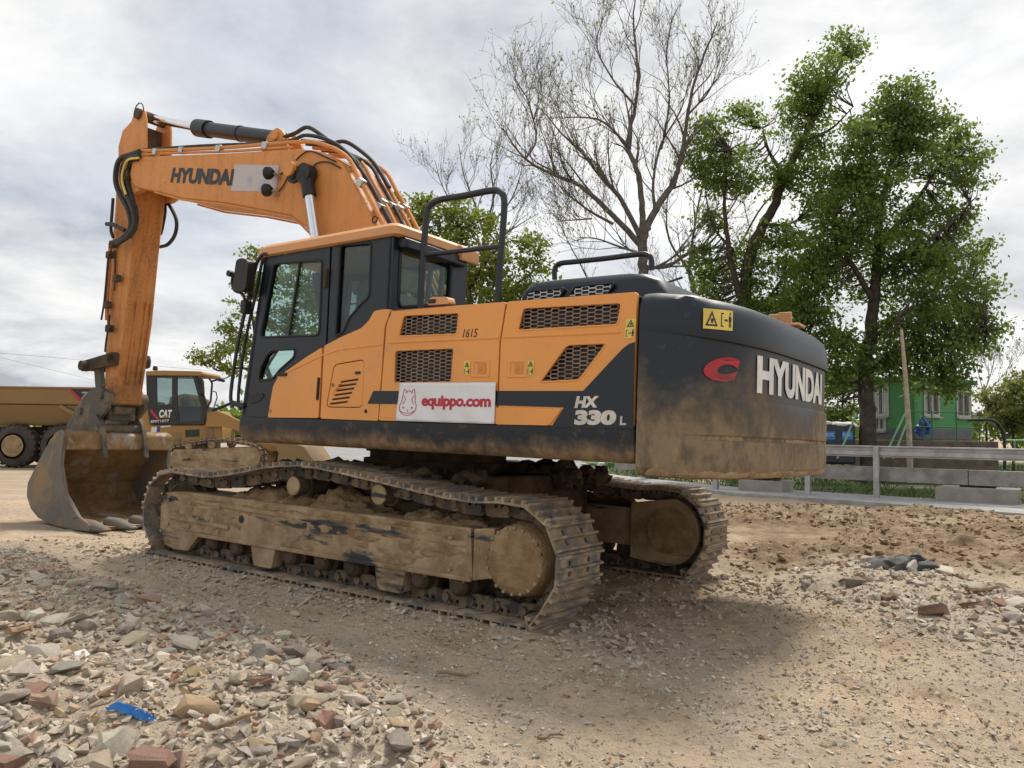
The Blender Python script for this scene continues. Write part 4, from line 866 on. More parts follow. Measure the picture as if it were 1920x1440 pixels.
# coupler and bucket
cp = EP([(126, 812), (130, 792), (146, 764), (163, 741), (178, 726), (193, 728), (204, 742), (205, 765), (192, 782), (160, 800)], .27)
for s in (1, -1):
    mb = MB(); mb.prism(round_poly(cp, .05), s*.27-.025, s*.27+.025); cpl = mb.build('coupler_plate', M['coupler'], exc, bevel=.012)
    for a, b in ((192, 741), (152, 772)):
        p = E(a, b, .29); mb = MB(); mb.lathe([(0, 0), (0, .058), (.035, .05), (.035, 0)], (p[0], s*.295, p[1]), (0, s, 0), 16); mb.build('coupler_pin', M['coupler'], cpl)
mb = MB(); mb.box((5.98, 0, 1.42), (.34, .40, .22)); mb.box((5.80, .02, 1.46), (.12, .26, .12)); mb.lathe([(-.35, 0), (-.35, .065), (.35, .065), (.35, 0)], (5.86, 0, 1.20), (0, 1, 0), 16); mb.lathe([(-.3, 0), (-.3, .09), (.3, .09), (.3, 0)], (5.76, 0, 1.62), (0, 1, 0), 18); mb.build('quick_coupler', M['coupler'], exc, bevel=.02)
side = [(5.80, 1.09), (5.84, .71), (5.66, .33), (5.30, .06), (5.0, -.03), (5.02, -.10), (5.4, -.12), (5.93, -.11), (6.35, -.05), (6.58, .06), (6.72, .22), (6.72, .40), (6.58, .58), (6.32, .88), (6.06, 1.12), (5.93, 1.16)]
mb = MB(); inner = [(p[0]+(5.95-p[0])*.045, p[1]+(.5-p[1])*.045) for p in side]
bk = empty('bucket', (0, 0, 0)); bk.parent = exc
mb = MB(); ou = [(5.02, -.10), (5.4, -.12), (5.93, -.11), (6.35, -.05), (6.58, .06), (6.72, .22), (6.72, .40), (6.58, .58), (6.32, .88), (6.06, 1.10), (5.80, 1.10)]
inn = [(5.80, 1.00), (6.03, 1.0), (6.28, .82), (6.52, .54), (6.66, .38), (6.66, .24), (6.54, .10), (6.33, 0.0), (5.93, -.06), (5.4, -.07), (5.02, -.06)]
mb.prism(ou+inn, -.76, .76); mb.build('bucket_shell', M['bucket'], bk, bevel=.006)
for s in (1, -1):
    mb = MB(); mb.prism(side, s*.745, s*.785); sp_ = mb.build('bucket_side_plate', M['bucketside'], bk, bevel=.008)
    mb = MB(); mb.prism([(5.80, 1.09), (5.84, .71), (5.66, .33), (5.30, .06), (5.42, .02), (5.78, .30), (5.95, .70), (5.93, 1.12)], s*.785, s*.80); mb.build('side_cutter', M['bucketside'], sp_, bevel=.006)
mb = MB(); mb.prism(round_poly([(5.72, .90), (5.74, 1.12), (5.90, 1.17), (5.95, .92)], .04), -.75, .75); mb.build('top_bar', M['bucket'], bk, bevel=.012)
for s in (1, -1):
    mb = MB(); mb.prism(round_poly([(5.62, .78), (5.70, 1.10), (5.78, 1.28), (5.92, 1.40), (6.10, 1.36), (6.42, 1.12), (6.52, .86), (6.2, .95), (5.92, 1.02)], .04), s*.30-.03, s*.30+.03); mb.build('bucket_ear', M['coupler'], bk, bevel=.012)
for y in (.70, .35, 0, -.35, -.70):
    mb = MB(); rings = []
    for x, hz, hy in ((5.35, .075, .085), (5.12, .085, .09), (4.98, .06, .075), (4.82, .035, .06), (4.72, .008, .045)):
        zc = -.045-.05*(5.35-x)*.5; rings.append([(x, y+hy*math.cos(a), zc+hz*math.sin(a)) for a in [2*math.pi*k/12 for k in range(12)]])
    mb.loft(rings); mb.build('bucket_tooth', M['bucketside'], bk, smooth=50)

# ================================================================== LOADER AND DUMP TRUCK BEHIND
M.update(
 cat=paint('dusty_machine_yellow', (.35, .195, .05), .55, dirt=(.26, .18, .10), amt=.45, scale=1.6),
 catdark=paint('dusty_machine_black', (.02, .021, .022), .5, dirt=(.15, .11, .07), amt=.25, scale=2),
 truckbed=paint('dusty_dump_bed_paint', (.27, .16, .055), .6, dirt=(.24, .17, .10), amt=.55, scale=1.0),
 bedlow=paint('dirty_dump_bed_underside', (.27, .175, .075), .7, dirt=(.17, .115, .065), amt=.5, scale=1.2),
 tyre=mudmat('dusty_tyre_rubber', (.055, .047, .04), (.10, .082, .066), 3, .5, .02),
 rim=plain('dusty_wheel_rim', (.33, .22, .11), .7, 0, .25, 5, .2),
)
def frame_at(px, py, depth, rz=0):
    b = W(px, py, depth); return b
class Loc:                                 # pixel -> a thing's own coordinates on a vertical plane facing the road
    def __init__(s, px, py, depth): s.D = depth; s.b = W(px, py, depth)
    def __call__(s, px, py, dd=0): p = W(px, py, s.D+dd)-s.b; return (p.x, p.z)
    def poly(s, pts, dd=0): return [s(a, b, dd) for a, b in pts]
LD = Loc(405, 888, 26.0)
loader = empty('track_loader', LD.b); tag(loader, 'yellow tracked loader with black glazed cab standing behind the bucket', 'loader')
gl = float(gz(LD.b.x, LD.b.y))
def lprism(pts, y0, y1, nm, m, parent, bevel=.02, holes=(), dd=None):
    mb = MB(); dd = y0 if dd is None else dd; mb.prism(LD.poly(pts, dd), y0, y1, 'xz', [LD.poly(h, dd) for h in holes]); return mb.build(nm, M[m], parent, bevel=bevel)
w1 = [(289, 708), (318, 706), (319, 757), (291, 760)]; w2 = [(328, 706), (357, 705), (376, 768), (374, 789), (334, 791), (329, 757)]
cabl = lprism([(269, 702), (361, 700), (385, 766), (380, 796), (279, 796), (272, 760)], .35, .41, 'cab_side', 'catdark', loader, .02, [w1, w2])
for wv in (w1, w2): mb = MB(); mb.prism(LD.poly(wv, .35), .375, .385); mb.build('window_pane', M['glassd'], cabl, smooth=0)
lprism([(269, 702), (361, 700), (385, 766), (380, 796), (279, 796), (272, 760)], 1.75, 1.80, 'cab_side', 'catdark', loader, .02, [w1, w2])
lprism([(270, 762), (380, 762), (380, 796), (279, 796)], .45, 1.74, 'cab_lower', 'catdark', loader)
lprism([(268, 695), (300, 693.5), (372, 695), (377, 700), (374, 704), (268, 703)], .25, 1.9, 'cab_roof', 'cat', loader, .04)
lprism([(336, 745), (350, 745), (352, 790), (333, 790)], .8, 1.3, 'operator_seat', 'beige', loader, .05)
mb = MB(); p = LD(286, 691, .8); mb.lathe([(-.05, 0), (-.05, .08), (.05, .08), (.1, .05), (.1, 0)], (p[0], .8, p[1]), (0, 0, 1), 14); mb.build('roof_beacon', M['black'], loader)
lprism([(212, 745), (275, 752), (279, 796), (380, 797), (392, 772), (403, 770), (414, 792), (414, 826), (330, 836), (205, 830)], .42, 1.75, 'machine_body', 'cat', loader, .04)
cp_ = lprism([(279, 764), (321, 763), (329, 786), (280, 788)], .335, .349, 'cab_badge_panel', 'catdark', loader, 0)
lq = lambda pts, dd: [(LD(a, b, dd)[0], dd, LD(a, b, dd)[1]) for a, b in pts]
text_quad('lettering', 'CAT', lq([(295, 783), (318, 783), (320, 768), (296, 768)], .325), M['white'], cp_, bold=.05)
mb = MB(); mb.add(lq([(302, 783), (312, 783), (307, 777)], .32), [(0, 1, 2)]); mb.build('yellow_triangle', M['cat'], cp_, smooth=0)
mb = MB(); mb.add(lq([(279, 772), (279, 766), (296, 784), (290, 785)], .325), [(0, 1, 2, 3)]); mb.build('red_flash', M['red'], cp_, smooth=0)
text_quad('lettering', 'EMT1077', lq([(280, 793), (314, 791), (315, 786), (281, 788)], .32), M['white'], cp_, bold=.02)
mb = MB(); mb.add(lq([(281, 811), (291, 810), (292, 800), (282, 801)], .41), [(0, 1, 2, 3)]); mb.build('white_sticker', M['white'], loader, smooth=0)
t = plain('blue_print', (.03, .05, .25), .5); M['blueprint'] = t
mb = MB(); mb.add(lq([(292, 810), (297, 810), (298, 800), (293, 800)], .41), [(0, 1, 2, 3)]); mb.build('blue_sticker', M['blueprint'], loader, smooth=0)
mb = MB(); mb.add(lq([(299, 802), (318, 800), (318, 797), (299, 799)], .41), [(0, 1, 2, 3)]); mb.build('white_sticker', M['white'], loader, smooth=0)
for q_, nm_, m_ in (([(345, 806), (372, 805), (372, 818), (346, 820)], 'side_vent', 'catdark'), ([(298, 812), (338, 810), (338, 826), (300, 828)], 'access_panel', 'bedlow'), ([(382, 800), (396, 797), (400, 822), (386, 824)], 'hydraulic_tank', 'bedlow'), ([(240, 770), (262, 772), (264, 800), (242, 800)], 'engine_vent', 'catdark')): lprism(q_, .40, .42, nm_, m_, loader, .01, (), .40)
# lift arms and front bucket
for dd in (.28, 1.6):
    lprism([(384, 800), (386, 775), (398, 768), (420, 776), (470, 800), (520, 832), (520, 846), (505, 846), (440, 806), (415, 800)], dd, dd+.16, 'lift_arm', 'cat', loader, .02)
lprism([(500, 832), (515, 840), (522, 852), (518, 872), (500, 886), (560, 888), (592, 884), (586, 862), (570, 838), (548, 830)], -.35, 2.2, 'front_bucket', 'bedlow', loader, .03)
mb = MB()
for pts in ([(363, 702), (376, 735), (386, 765)],): mb.tube([(*LD(a, b, .4)[:1], .4, LD(a, b, .4)[1]) for a, b in pts], .05, 8)
mb.build('windscreen_pillar', M['catdark'], loader)
def ltube(pts, dd, r, nm, m='black'): mb = MB(); mb.tube([(LD(a, b, dd)[0], dd, LD(a, b, dd)[1]) for a, b in pts], r, 8); return mb.build(nm, M[m], loader)
ltube([(383, 770), (392, 752), (394, 718), (388, 708)], .2, .035, 'mirror_arm'); ltube([(394, 714), (404, 711), (415, 714)], .2, .035, 'mirror_arm'); ltube([(398, 765), (404, 745), (402, 735), (396, 733)], .2, .02, 'grab_rail'); ltube([(396, 770), (430, 756), (444, 757)], .3, .05, 'lift_cylinder')
lprism([(366, 722), (376, 712), (378, 738), (372, 742)], .1, .25, 'mirror', 'black', loader, .03); lprism([(405, 708), (417, 711), (416, 716), (404, 714)], .1, .2, 'mirror', 'black', loader, .02)
lprism([(367, 709), (373, 706), (376, 714), (370, 717)], .2, .34, 'work_lamp', 'black', loader, .02)
# its tracks
tk = [LD(a, b) for a, b in ((335, 886), (478, 884), (490, 868), (489, 848), (476, 834), (440, 827), (400, 824), (345, 830), (316, 836), (306, 852), (308, 874), (318, 885))]
for y0 in (0.0, 1.75):
    P = [Vector((p[0], 0, p[1])) for p in tk]; k = len(P); fine = []
    for i in range(k):
        for j in range(8):
            a, b, c_, d = P[i-1], P[i], P[(i+1) % k], P[(i+2) % k]; q = j/8; fine.append(.5*((2*b)+(c_-a)*q+(2*a-5*b+4*c_-d)*q*q+(3*b-a-3*c_+d)*q**3))
    ch = empty('track_chain', (0, y0, 0)); ch.parent = loader
    if y0 == 0.0:
        mb = MB(); mb.box((0, .22, 0), (.15, .46, .03)); mb.box((-.05, .22, -.03), (.025, .46, .05)); mb.box((0, .22, .06), (.13, .2, .09)); sme = mb.mesh('track_shoe', 30); sme.materials.append(M['shoe'])
    L_ = sum((fine[(i+1) % len(fine)]-fine[i]).length for i in range(len(fine))); n_ = int(L_/.17); step = L_/n_; acc = 0; nxt = 0
    for i in range(len(fine)):
        a, b = fine[i], fine[(i+1) % len(fine)]; l_ = (b-a).length
        while nxt < acc+l_ and l_ > 0:
            p = a.lerp(b, (nxt-acc)/l_); x = (b-a).normalized(); z = Vector((-x.z, 0, x.x)); y = z.cross(x)
            mt = Matrix((x, y, z)).transposed().to_4x4(); mt.translation = p+Vector((0, 0.44 if y.y < 0 else 0, 0))
            o = bpy.data.objects.new('track_shoe', sme); C.objects.link(o); o.parent = ch; o.matrix_basis = mt; nxt += step
        acc += l_
    mb = MB(); mb.prism(LD.poly([(322, 843), (480, 838), (489, 854), (480, 882), (330, 886), (312, 868)]), y0+.06, y0+.36); mb.build('track_frame', M['tframe'], loader, bevel=.03)
    for a, b in ((351, 836), (394, 834)): mb = MB(); p = LD(a, b); mb.lathe([(0, 0), (0, .12), (.3, .12), (.3, 0)], (p[0], y0+.05, p[1]), (0, 1, 0), 16); mb.build('carrier_roller', M['tframe'], loader)
    for a in (345, 365, 385, 405, 425, 445, 465): mb = MB(); p = LD(a, 873); mb.lathe([(0, 0), (0, .13), (.3, .13), (.3, 0)], (p[0], y0+.08, p[1]), (0, 1, 0), 14); mb.build('track_roller', M['darkmud'], loader)

TD = Loc(40, 877, 29.0)
truck = empty('dump_truck', TD.b); tag(truck, 'yellow articulated dump truck with dusty bed and muddy tyres behind the bucket', 'dump truck')
def tprism(pts, y0, y1, nm, m, parent, bevel=.03): mb = MB(); mb.prism(TD.poly(pts), y0, y1); return mb.build(nm, M[m], parent, bevel=bevel)
mb = MB(); rg = []
for y, px0, px1, dd in ((724, -260, 196, 0), (757, -235, 190, .02)): 
    z = TD(0, y)[1]; rg.append([(TD(px0, y)[0], dd, z), (TD(px1, y)[0], dd, z), (TD(px1, y)[0], 2.9-dd, z), (TD(px0, y)[0], 2.9-dd, z)])
mb.loft(rg); bed = mb.build('dump_bed', M['truckbed'], truck, bevel=.04)
mb = MB(); rg = []
for y, px0, px1, dd in ((758, -235, 188, .06), (790, -190, 160, .32), (797, -160, 140, .45)):
    z = TD(0, y)[1]; rg.append([(TD(px0, y)[0], dd, z), (TD(px1, y)[0], dd, z), (TD(px1, y)[0], 2.9-dd, z), (TD(px0, y)[0], 2.9-dd, z)])
mb.loft(rg); mb.build('bed_underside', M['bedlow'], truck, bevel=.03)
mb = MB(); mb.bar((TD(-250, 724)[0], .0, TD(0, 725)[1]), (TD(196, 724)[0], .0, TD(0, 725)[1]), .09, .07); mb.build('bed_rim', M['truckbed'], bed, bevel=.02)
tq_ = lambda pts, dd=-.012: [(TD(a, b)[0], dd, TD(a, b)[1]) for a, b in pts]
mb = MB(); mb.add(tq_([(128, 728), (196, 728), (196, 757), (152, 757)]), [(0, 1, 2, 3)]); mb.build('dark_badge', M['catdark'], bed, smooth=0)
mb = MB(); mb.add(tq_([(128, 734), (128, 728), (158, 757), (150, 757)], -.02), [(0, 1, 2, 3)]); mb.build('red_flash', M['red'], bed, smooth=0)
text_quad('lettering', '725', tq_([(147, 749), (186, 749), (188, 734), (149, 734)], -.02), M['beige'], bed, bold=.03)
mb = MB(); a, b = TD(108, 762), TD(150, 785); mb.cyl((a[0], .0, a[1]), (b[0], .1, b[1]), .09, n=12); mb.build('hoist_cylinder', M['bedlow'], truck)
tprism([(-200, 800), (190, 800), (190, 826), (-200, 826)], .9, 2.0, 'chassis', 'darkmud', truck)
tprism([(205, 790), (370, 790), (372, 850), (330, 850), (205, 848)], 1.2, 2.2, 'front_chassis', 'darkmud', truck); tprism([(290, 742), (318, 735), (345, 745), (350, 800), (285, 800)], 1.1, 2.3, 'front_cab', 'cat', truck)
def wheel(px, py, y0, r, d):
    p = TD(px, py); mb = MB(); mb.lathe([(0, r*.5), (0, r*.9), (.06, r*.98), (.12, r), (.48, r), (.54, r*.98), (.6, r*.9), (.6, r*.5)], (p[0], y0, p[1]), (0, 1, 0), 36); wr = mb.build('tyre', M['tyre'], truck, smooth=50)
    for k in range(22):
        a = 2*math.pi*k/22; mb = MB(); R_ = Matrix.Rotation(-a, 3, 'Y'); mb.box(Vector((p[0], y0+.14, p[1]))+R_ @ Vector((0, 0, r+.005)), (.09, .26, .06), R_); mb.build('tread_lug', M['tyre'], wr)
    mb = MB(); mb.lathe([(.03, r*.60), (.03, r*.52), (.08, r*.5), (.10, r*.36), (.02, r*.34), (.0, r*.22), (.0, 0), (.2, 0), (.2, r*.60)], (p[0], y0-.09, p[1]), (0, 1, 0), 30); mb.build('rim', M['rim'], wr, smooth=40)
for px in (20, 108): wheel(px, 836, .1, .77, 0)
for px in (20, 108, 320): wheel(px, 836, 2.25, .77, 0)

# ================================================================== ROADSIDE
M.update(
 concrete=plain('pale_concrete', (.34, .335, .33), .85, 0, .18, 3, .4),
 block=mudmat('weathered_concrete_block', (.26, .235, .205), (.36, .33, .29), 2.2, .4, .02),
 railmetal=plain('galvanised_rail', (.42, .415, .41), .45, .35, .2, 4, .12),
 beam=plain('dirty_painted_beam', (.27, .255, .235), .65, .1, .3, 3, .25),
 green=paint('green_painted_wall', (.055, .27, .075), .6, dirt=(.07, .15, .06), amt=.25, scale=1.2),
 greend=plain('dark_green_trim', (.04, .17, .06), .6, 0, .2, 3, .1),
 greenrail=plain('pale_green_tube', (.18, .36, .20), .5, 0, .2, 4, .1),
 grey=plain('grey_plinth_paint', (.13, .135, .15), .7, 0, .2, 3, .2),
 winframe=plain('white_window_frame', (.42, .42, .39), .6, 0, .1, 4, .1),
 windark=glassmat('dark_window_glass', (.10, .12, .12), .25),
 pole=plain('weathered_pole_wood', (.42, .35, .27), .85, 0, .25, 6, .4),
 brick=mudmat('old_brick_plinth', (.10, .08, .065), (.19, .15, .12), 3, .5, .03),
 coneo=plain('orange_cone_plastic', (.62, .07, .03), .5, 0, .15, 4, .1),
 tank=plain('dark_tank_plastic', (.03, .035, .045), .5, 0, .25, 3, .1),
 bluep=plain('bright_blue_label', (.02, .20, .55), .5, 0, .15, 3, .1),
 tarp=plain('white_sacking', (.70, .69, .67), .8, 0, .15, 6, .6),
)
def sheet(name, px_front, px_back, z_add, m, thick=.0):
    f = [ground_at(a, b) for a, b in px_front]; b_ = [ground_at(a, b) for a, b in px_back]; mb = MB()
    poly = f+list(reversed(b_)); n = len(poly)
    top = [(p.x, p.y, p.z+z_add) for p in poly]; bot = [(p.x, p.y, p.z-.3) for p in poly]
    k = len(f); fs = [(i, i+1, n-2-i, n-1-i) for i in range(k-1)]
    fs += [(i, (i+1) % n, n+(i+1) % n, n+i) for i in range(n)]; mb.add(top+bot, fs)
    o = mb.build(name, m, None, smooth=0); o['kind'] = 'structure'; return o
sheet('concrete_path', [(2250, 1000), (1920, 972), (1640, 950), (1380, 931), (1200, 911), (1110, 897), (1000, 884), (860, 873)], [(2250, 968), (1920, 955), (1640, 935), (1380, 919), (1200, 901), (1110, 889), (1000, 879), (860, 869)], .09, M['concrete'])
sheet('road', [(300, 858), (560, 863), (690, 866), (860, 868), (1000, 877), (1100, 886)], [(300, 836), (560, 838), (690, 840), (860, 845), (1000, 853), (1100, 862)], .02, plain('grey_road', (.24, .24, .24), .9, 0, .2, 1.2, .4))
# ---- verge
t = NT('grassy_verge'); c = t.mix(t.rng(t.noise(1.5, 6, .6), .35, .65), (.05, .075, .02), (.11, .10, .045)); t.col(c); t.rough(.95); t.bump(t.noise(12, 6, .7), .8, .05); M['verge'] = t.m
sheet('verge', [(2250, 966), (1920, 953), (1640, 933.5), (1380, 918), (1200, 900), (1110, 888), (1090, 884)], [(2250, 885), (1920, 868), (1640, 861), (1380, 860), (1200, 862), (1110, 865), (1090, 866)], .03, M['verge'])
M['grass'] = plain('grass_blades', (.085, .15, .03), .7, 0, .45, 1.2, 0)
VG = poly_px([(1130, 893), (1380, 920), (1640, 936), (1920, 956), (2100, 965), (2100, 885), (1920, 876), (1640, 868), (1380, 866), (1130, 872)])
xs = [p[0] for p in VG]; ys = [p[1] for p in VG]; cand = rng.random((60000, 2))*[max(xs)-min(xs), max(ys)-min(ys)]+[min(xs), min(ys)]
ok = (polydist(VG, cand[:, 0], cand[:, 1]) > .05) & (vnoise(cand[:, 0]*.9, cand[:, 1]*.9, 41) > -.18); cand = cand[ok][:16000]
n = len(cand); zg = gbase(cand[:, 0], cand[:, 1])+.03; hh = rng.uniform(.06, .26, n); an = rng.uniform(0, 6.28, n); le = rng.normal(0, .09, (n, 2))
b0 = np.c_[cand, zg]; dw = np.c_[np.cos(an), np.sin(an), 0*an]*.012
V_ = np.stack([b0-dw, b0+dw, b0+np.c_[le*.4, hh*.6]+dw*.7, b0+np.c_[le, hh]], 1).reshape(-1, 3)
mb = MB(); mb.v = [tuple(p) for p in V_]; mb.f = [(4*i, 4*i+1, 4*i+2, 4*i+3) for i in range(n)]
me = bpy.data.meshes.new('grass'); me.from_pydata(mb.v, [], mb.f); g = bpy.data.objects.new('grass', me); C.objects.link(g); me.materials.append(M['grass']); tag(g, 'green grass tufts growing on the verge under the steel beam', 'grass', kind='stuff')

# ---- guard rail and weighbridge beam
RL = [W(1230, 865, 22.2), W(1546, 865, 19.7), W(1920, 865, 17.2), W(2200, 865, 15.8)]
RL = [Vector((p.x, p.y, 0)) for p in RL]
def on_line(px):                           # a point of the rail line seen at this column
    r = ray(px, 860); a, b = (RL[0], RL[-1]); a = RL[1]; b = RL[2]
    d = b-a; k = (a.x*d.y-a.y*d.x)/(r.x*d.y-r.y*d.x); return Vector((r.x*k, r.y*k, 0)), k
def z_at(px, py):
    p, k = on_line(px); return (CAM+ray(px, py)*k).z
rd = (RL[2]-RL[1]).normalized(); nrm = Vector((rd.y, -rd.x, 0))
if nrm.y > 0: nrm = -nrm
def profile_beam(name, px0, px1, zlo, zhi, prof, m, parent, joints=()):
    a, _ = on_line(px0); b, _ = on_line(px1); mb = MB(); rings = []
    for p in (a, b): rings.append([tuple(p+nrm*u+Vector((0, 0, zlo+(zhi-zlo)*v))) for u, v in prof])
    mb.loft(rings); return mb.build(name, M[m], parent, smooth=0, bevel=.006)
gr = empty('guard_rail', on_line(1647)[0]); org = gr.location.copy()
def shift(o): 
    o.location = -org; return o
zt0, zt1 = z_at(1733, 859.5), z_at(1733, 837.5)
shift(profile_beam('rail', 1500, 2300, zt0, zt1, [(0, 0), (.05, 0), (.05, .12), (.10, .16), (.10, .52), (.05, .58), (.05, .82), (.12, .86), (.12, 1), (0, 1)], 'railmetal', gr))
for px in (1345, 1517, 1645, 1962, 2200):
    p, k = on_line(px); zb = float(gbase(p.x, p.y))+.02; mb = MB()
    for u in (-.055, .055): mb.box(p+rd*u+nrm*.13+Vector((0, 0, (zb+zt1)/2)), (.012, .012, zt1-zb), Matrix.Rotation(math.atan2(rd.y, rd.x), 3, 'Z'))
    c_ = p+nrm*.10+Vector((0, 0, (zb+(zt1 if px > 1500 else z_at(px, 884)))/2)); mb = MB(); R_ = Matrix.Rotation(math.atan2(rd.y, rd.x), 3, 'Z'); hh_ = ((zt1 if px > 1500 else z_at(px, 884))-zb)
    mb.box(c_+nrm*.055, (.12, .012, hh_), R_); mb.box(c_-nrm*.055, (.12, .012, hh_), R_); mb.box(c_, (.012, .098, hh_), R_)
    shift(mb.build('post', M['railmetal'], gr))
tag(gr, 'galvanised steel guard rail on posts along the pale concrete path', 'guard rail')
zb0, zb1 = z_at(1733, 906), z_at(1733, 878.5)
bm1 = profile_beam('steel_beam', 1150, 1813, zb0, zb1, [(-.05, 0), (-.05, 1), (-.25, 1), (-.25, .86), (-.12, .84), (-.12, .5), (-.20, .45), (-.20, 0)][::-1], 'beam', None); bm2 = profile_beam('steel_beam', 1815.5, 2300, zb0, zb1, [(-.05, 0), (-.05, 1), (-.25, 1), (-.25, .86), (-.12, .84), (-.12, .5), (-.20, .45), (-.20, 0)][::-1], 'beam', None)
for b_, l_ in ((bm1, 'long grey steel beam running behind the excavator counterweight at low height'), (bm2, 'grey steel beam above the larger concrete block by the path')): tag(b_, l_, 'beam', 'low steel beams beside the path')
def block(px0, px1, y_top, dep, wd, hgt, label):
    a, _ = on_line(px0); b, _ = on_line(px1); zb = float(gbase(a.x, a.y)); c_ = (a+b)/2-nrm*(wd/2+.0)-Vector((0, 0, 0)); R_ = Matrix.Rotation(math.atan2(rd.y, rd.x), 3, 'Z'); mb = MB()
    z1 = z_at((px0+px1)/2, y_top); mb.box((0, 0, (z1-zb)/2-.1), ((b-a).length, wd, z1-zb+.2), R_); o = mb.build('concrete_block', M['block'], None, bevel=.02); o.location = (c_.x, c_.y, zb); tag(o, label, 'concrete block', 'concrete blocks under the beams'); return o, c_, z1
b1 = block(1752, 1905, 916, 0, 1.1, .4, 'large weathered concrete block under the steel beam joint'); b2 = block(1384, 1466, 901, 0, .9, .3, 'small pale concrete block under the steel beam behind the counterweight')
mb = MB(); R_ = Matrix.Rotation(math.atan2(rd.y, rd.x), 3, 'Z')
for bb in (b1, b2):
    mb = MB(); h_ = zb0-bb[2]; mb.box((0, 0, h_/2), (.7, .35, h_*.98), R_); o = mb.build('bearing_pad', M['darkmud'], None, bevel=.01); o.location = (bb[1].x, bb[1].y+.0, bb[2]); tag(o, 'dark bearing pad on the ' + ('large' if bb is b1 else 'small pale') + ' concrete block under the beam', 'pad')

# ---- green cabin
BD = 29.0
def wall_part(p0, p1, z0, z1, t_, nm, m, parent, holes=(), bevel=0):
    d = (p1-p0); L_ = d.length; ang = math.atan2(d.y, d.x); mb = MB(); mb.prism([(0, z0), (L_, z0), (L_, z1), (0, z1)], 0, t_, 'xz', holes); o = mb.build(nm, M[m], parent, bevel=bevel)
    o.location = p0; o.rotation_euler = (0, 0, ang); return o, L_
def at(px, d): p = CAM+ray(px, 819)*d; return Vector((p.x, p.y, 0))
cA, cB, cC = at(1628, 30.0), at(1716, 28.0), at(1823, 30.2)
zr = (CAM+ray(1716, 712)*28).z; zf = (CAM+ray(1716, 820)*28).z
cab_ = empty('site_cabin', (0, 0, 0)); tag(cab_, 'bright green site cabin with white framed windows beneath the big tree', 'cabin')
def zpx(py, d, px=1720): return (CAM+ray(px, py)*d).z
def upos(p0, p1, px):
    r = ray(px, 819); d = p1-p0; k = (p0.x*d.y-p0.y*d.x)/(r.x*d.y-r.y*d.x); return (Vector((r.x*k, r.y*k, 0))-p0).length
wins = {'L': [(1633, 1666, 722, 778), (1640, 1660, 785, 806)], 'R': [(1734, 1760, 729, 778), (1795, 1818, 730, 778)]}
for key, p0, p1, dm in (('L', cA, cB, 29), ('R', cB, cC, 29)):
    hs = []
    for a, b, y0, y1 in wins[key]:
        u0_, u1_ = upos(p0, p1, a), upos(p0, p1, b); z1_, z0_ = zpx(y0, dm), zpx(y1, dm); hs.append([(u0_, z0_), (u1_, z0_), (u1_, z1_), (u0_, z1_)])
    wl_, L_ = wall_part(p0, p1, zf-.05, zr, .12, 'wall', 'green', cab_, hs)
    for h in hs:
        (u0_, z0_), (u1_, _), (_, z1_), _ = h[0], h[1], h[2], h[3]
        mb = MB(); mb.prism([(u0_-.06, z0_-.06), (u1_+.06, z0_-.06), (u1_+.06, z1_+.06), (u0_-.06, z1_+.06)], -.03, .04, 'xz', [[(u0_+.03, z0_+.03), (u1_-.03, z0_+.03), (u1_-.03, z1_-.03), (u0_+.03, z1_-.03)]]); fr = mb.build('window_frame', M['winframe'], wl_)
        mb = MB(); mb.prism(h, .05, .06); mb.build('window_pane', M['windark'], wl_, smooth=0)
        for q in (.5,): mb = MB(); mb.bar((u0_+(u1_-u0_)*q, 0.0, z0_), (u0_+(u1_-u0_)*q, 0.0, z1_), .05, .04); mb.build('mullion', M['winframe'], wl_)
        for k in range(1, 8): mb = MB(); mb.bar((u0_+(u1_-u0_)*k/8, -.01, z0_), (u0_+(u1_-u0_)*k/8, -.01, z1_), .012, .012); mb.build('window_bar', M['winframe'], wl_)
        mb = MB(); mb.box(((u0_+u1_)/2, -.06, z0_-.09), (u1_-u0_+.2, .14, .04)); mb.build('window_sill', M['winframe'], wl_)
    wall_part(p0+Vector((0, -.02, 0)), p1+Vector((0, -.02, 0)), zf-.04, zf+.32, .1, 'plinth_band', 'grey', cab_)
back = (cC-cB).normalized()*0; bk4 = cA+(cC-cB)
mb = MB(); ov = [cB+(cB-(cA+cC)/2).normalized()*.25, cC+Vector((.25, 0, 0)), bk4+Vector((0, .3, 0)), cA+Vector((-.25, 0, 0))]
mb.prism([(p.x, p.y) for p in ov], zr, zr+.16, 'xy'); mb.build('roof', M['greend'], cab_, bevel=.02)
mb = MB(); mb.prism([(p.x, p.y) for p in (cA, cB+Vector((0, -.6, 0)), cC, bk4)], -.6, zf-.05, 'xy'); mb.build('base', M['brick'], cab_)
mb = MB(); mb.prism([(p.x, p.y) for p in (cA+Vector((.1, .25, 0)), cB+Vector((0, .35, 0)), cC+Vector((-.1, .2, 0)), bk4)], zf-.04, zr-.02, 'xy'); mb.build('interior', M['black'], cab_)
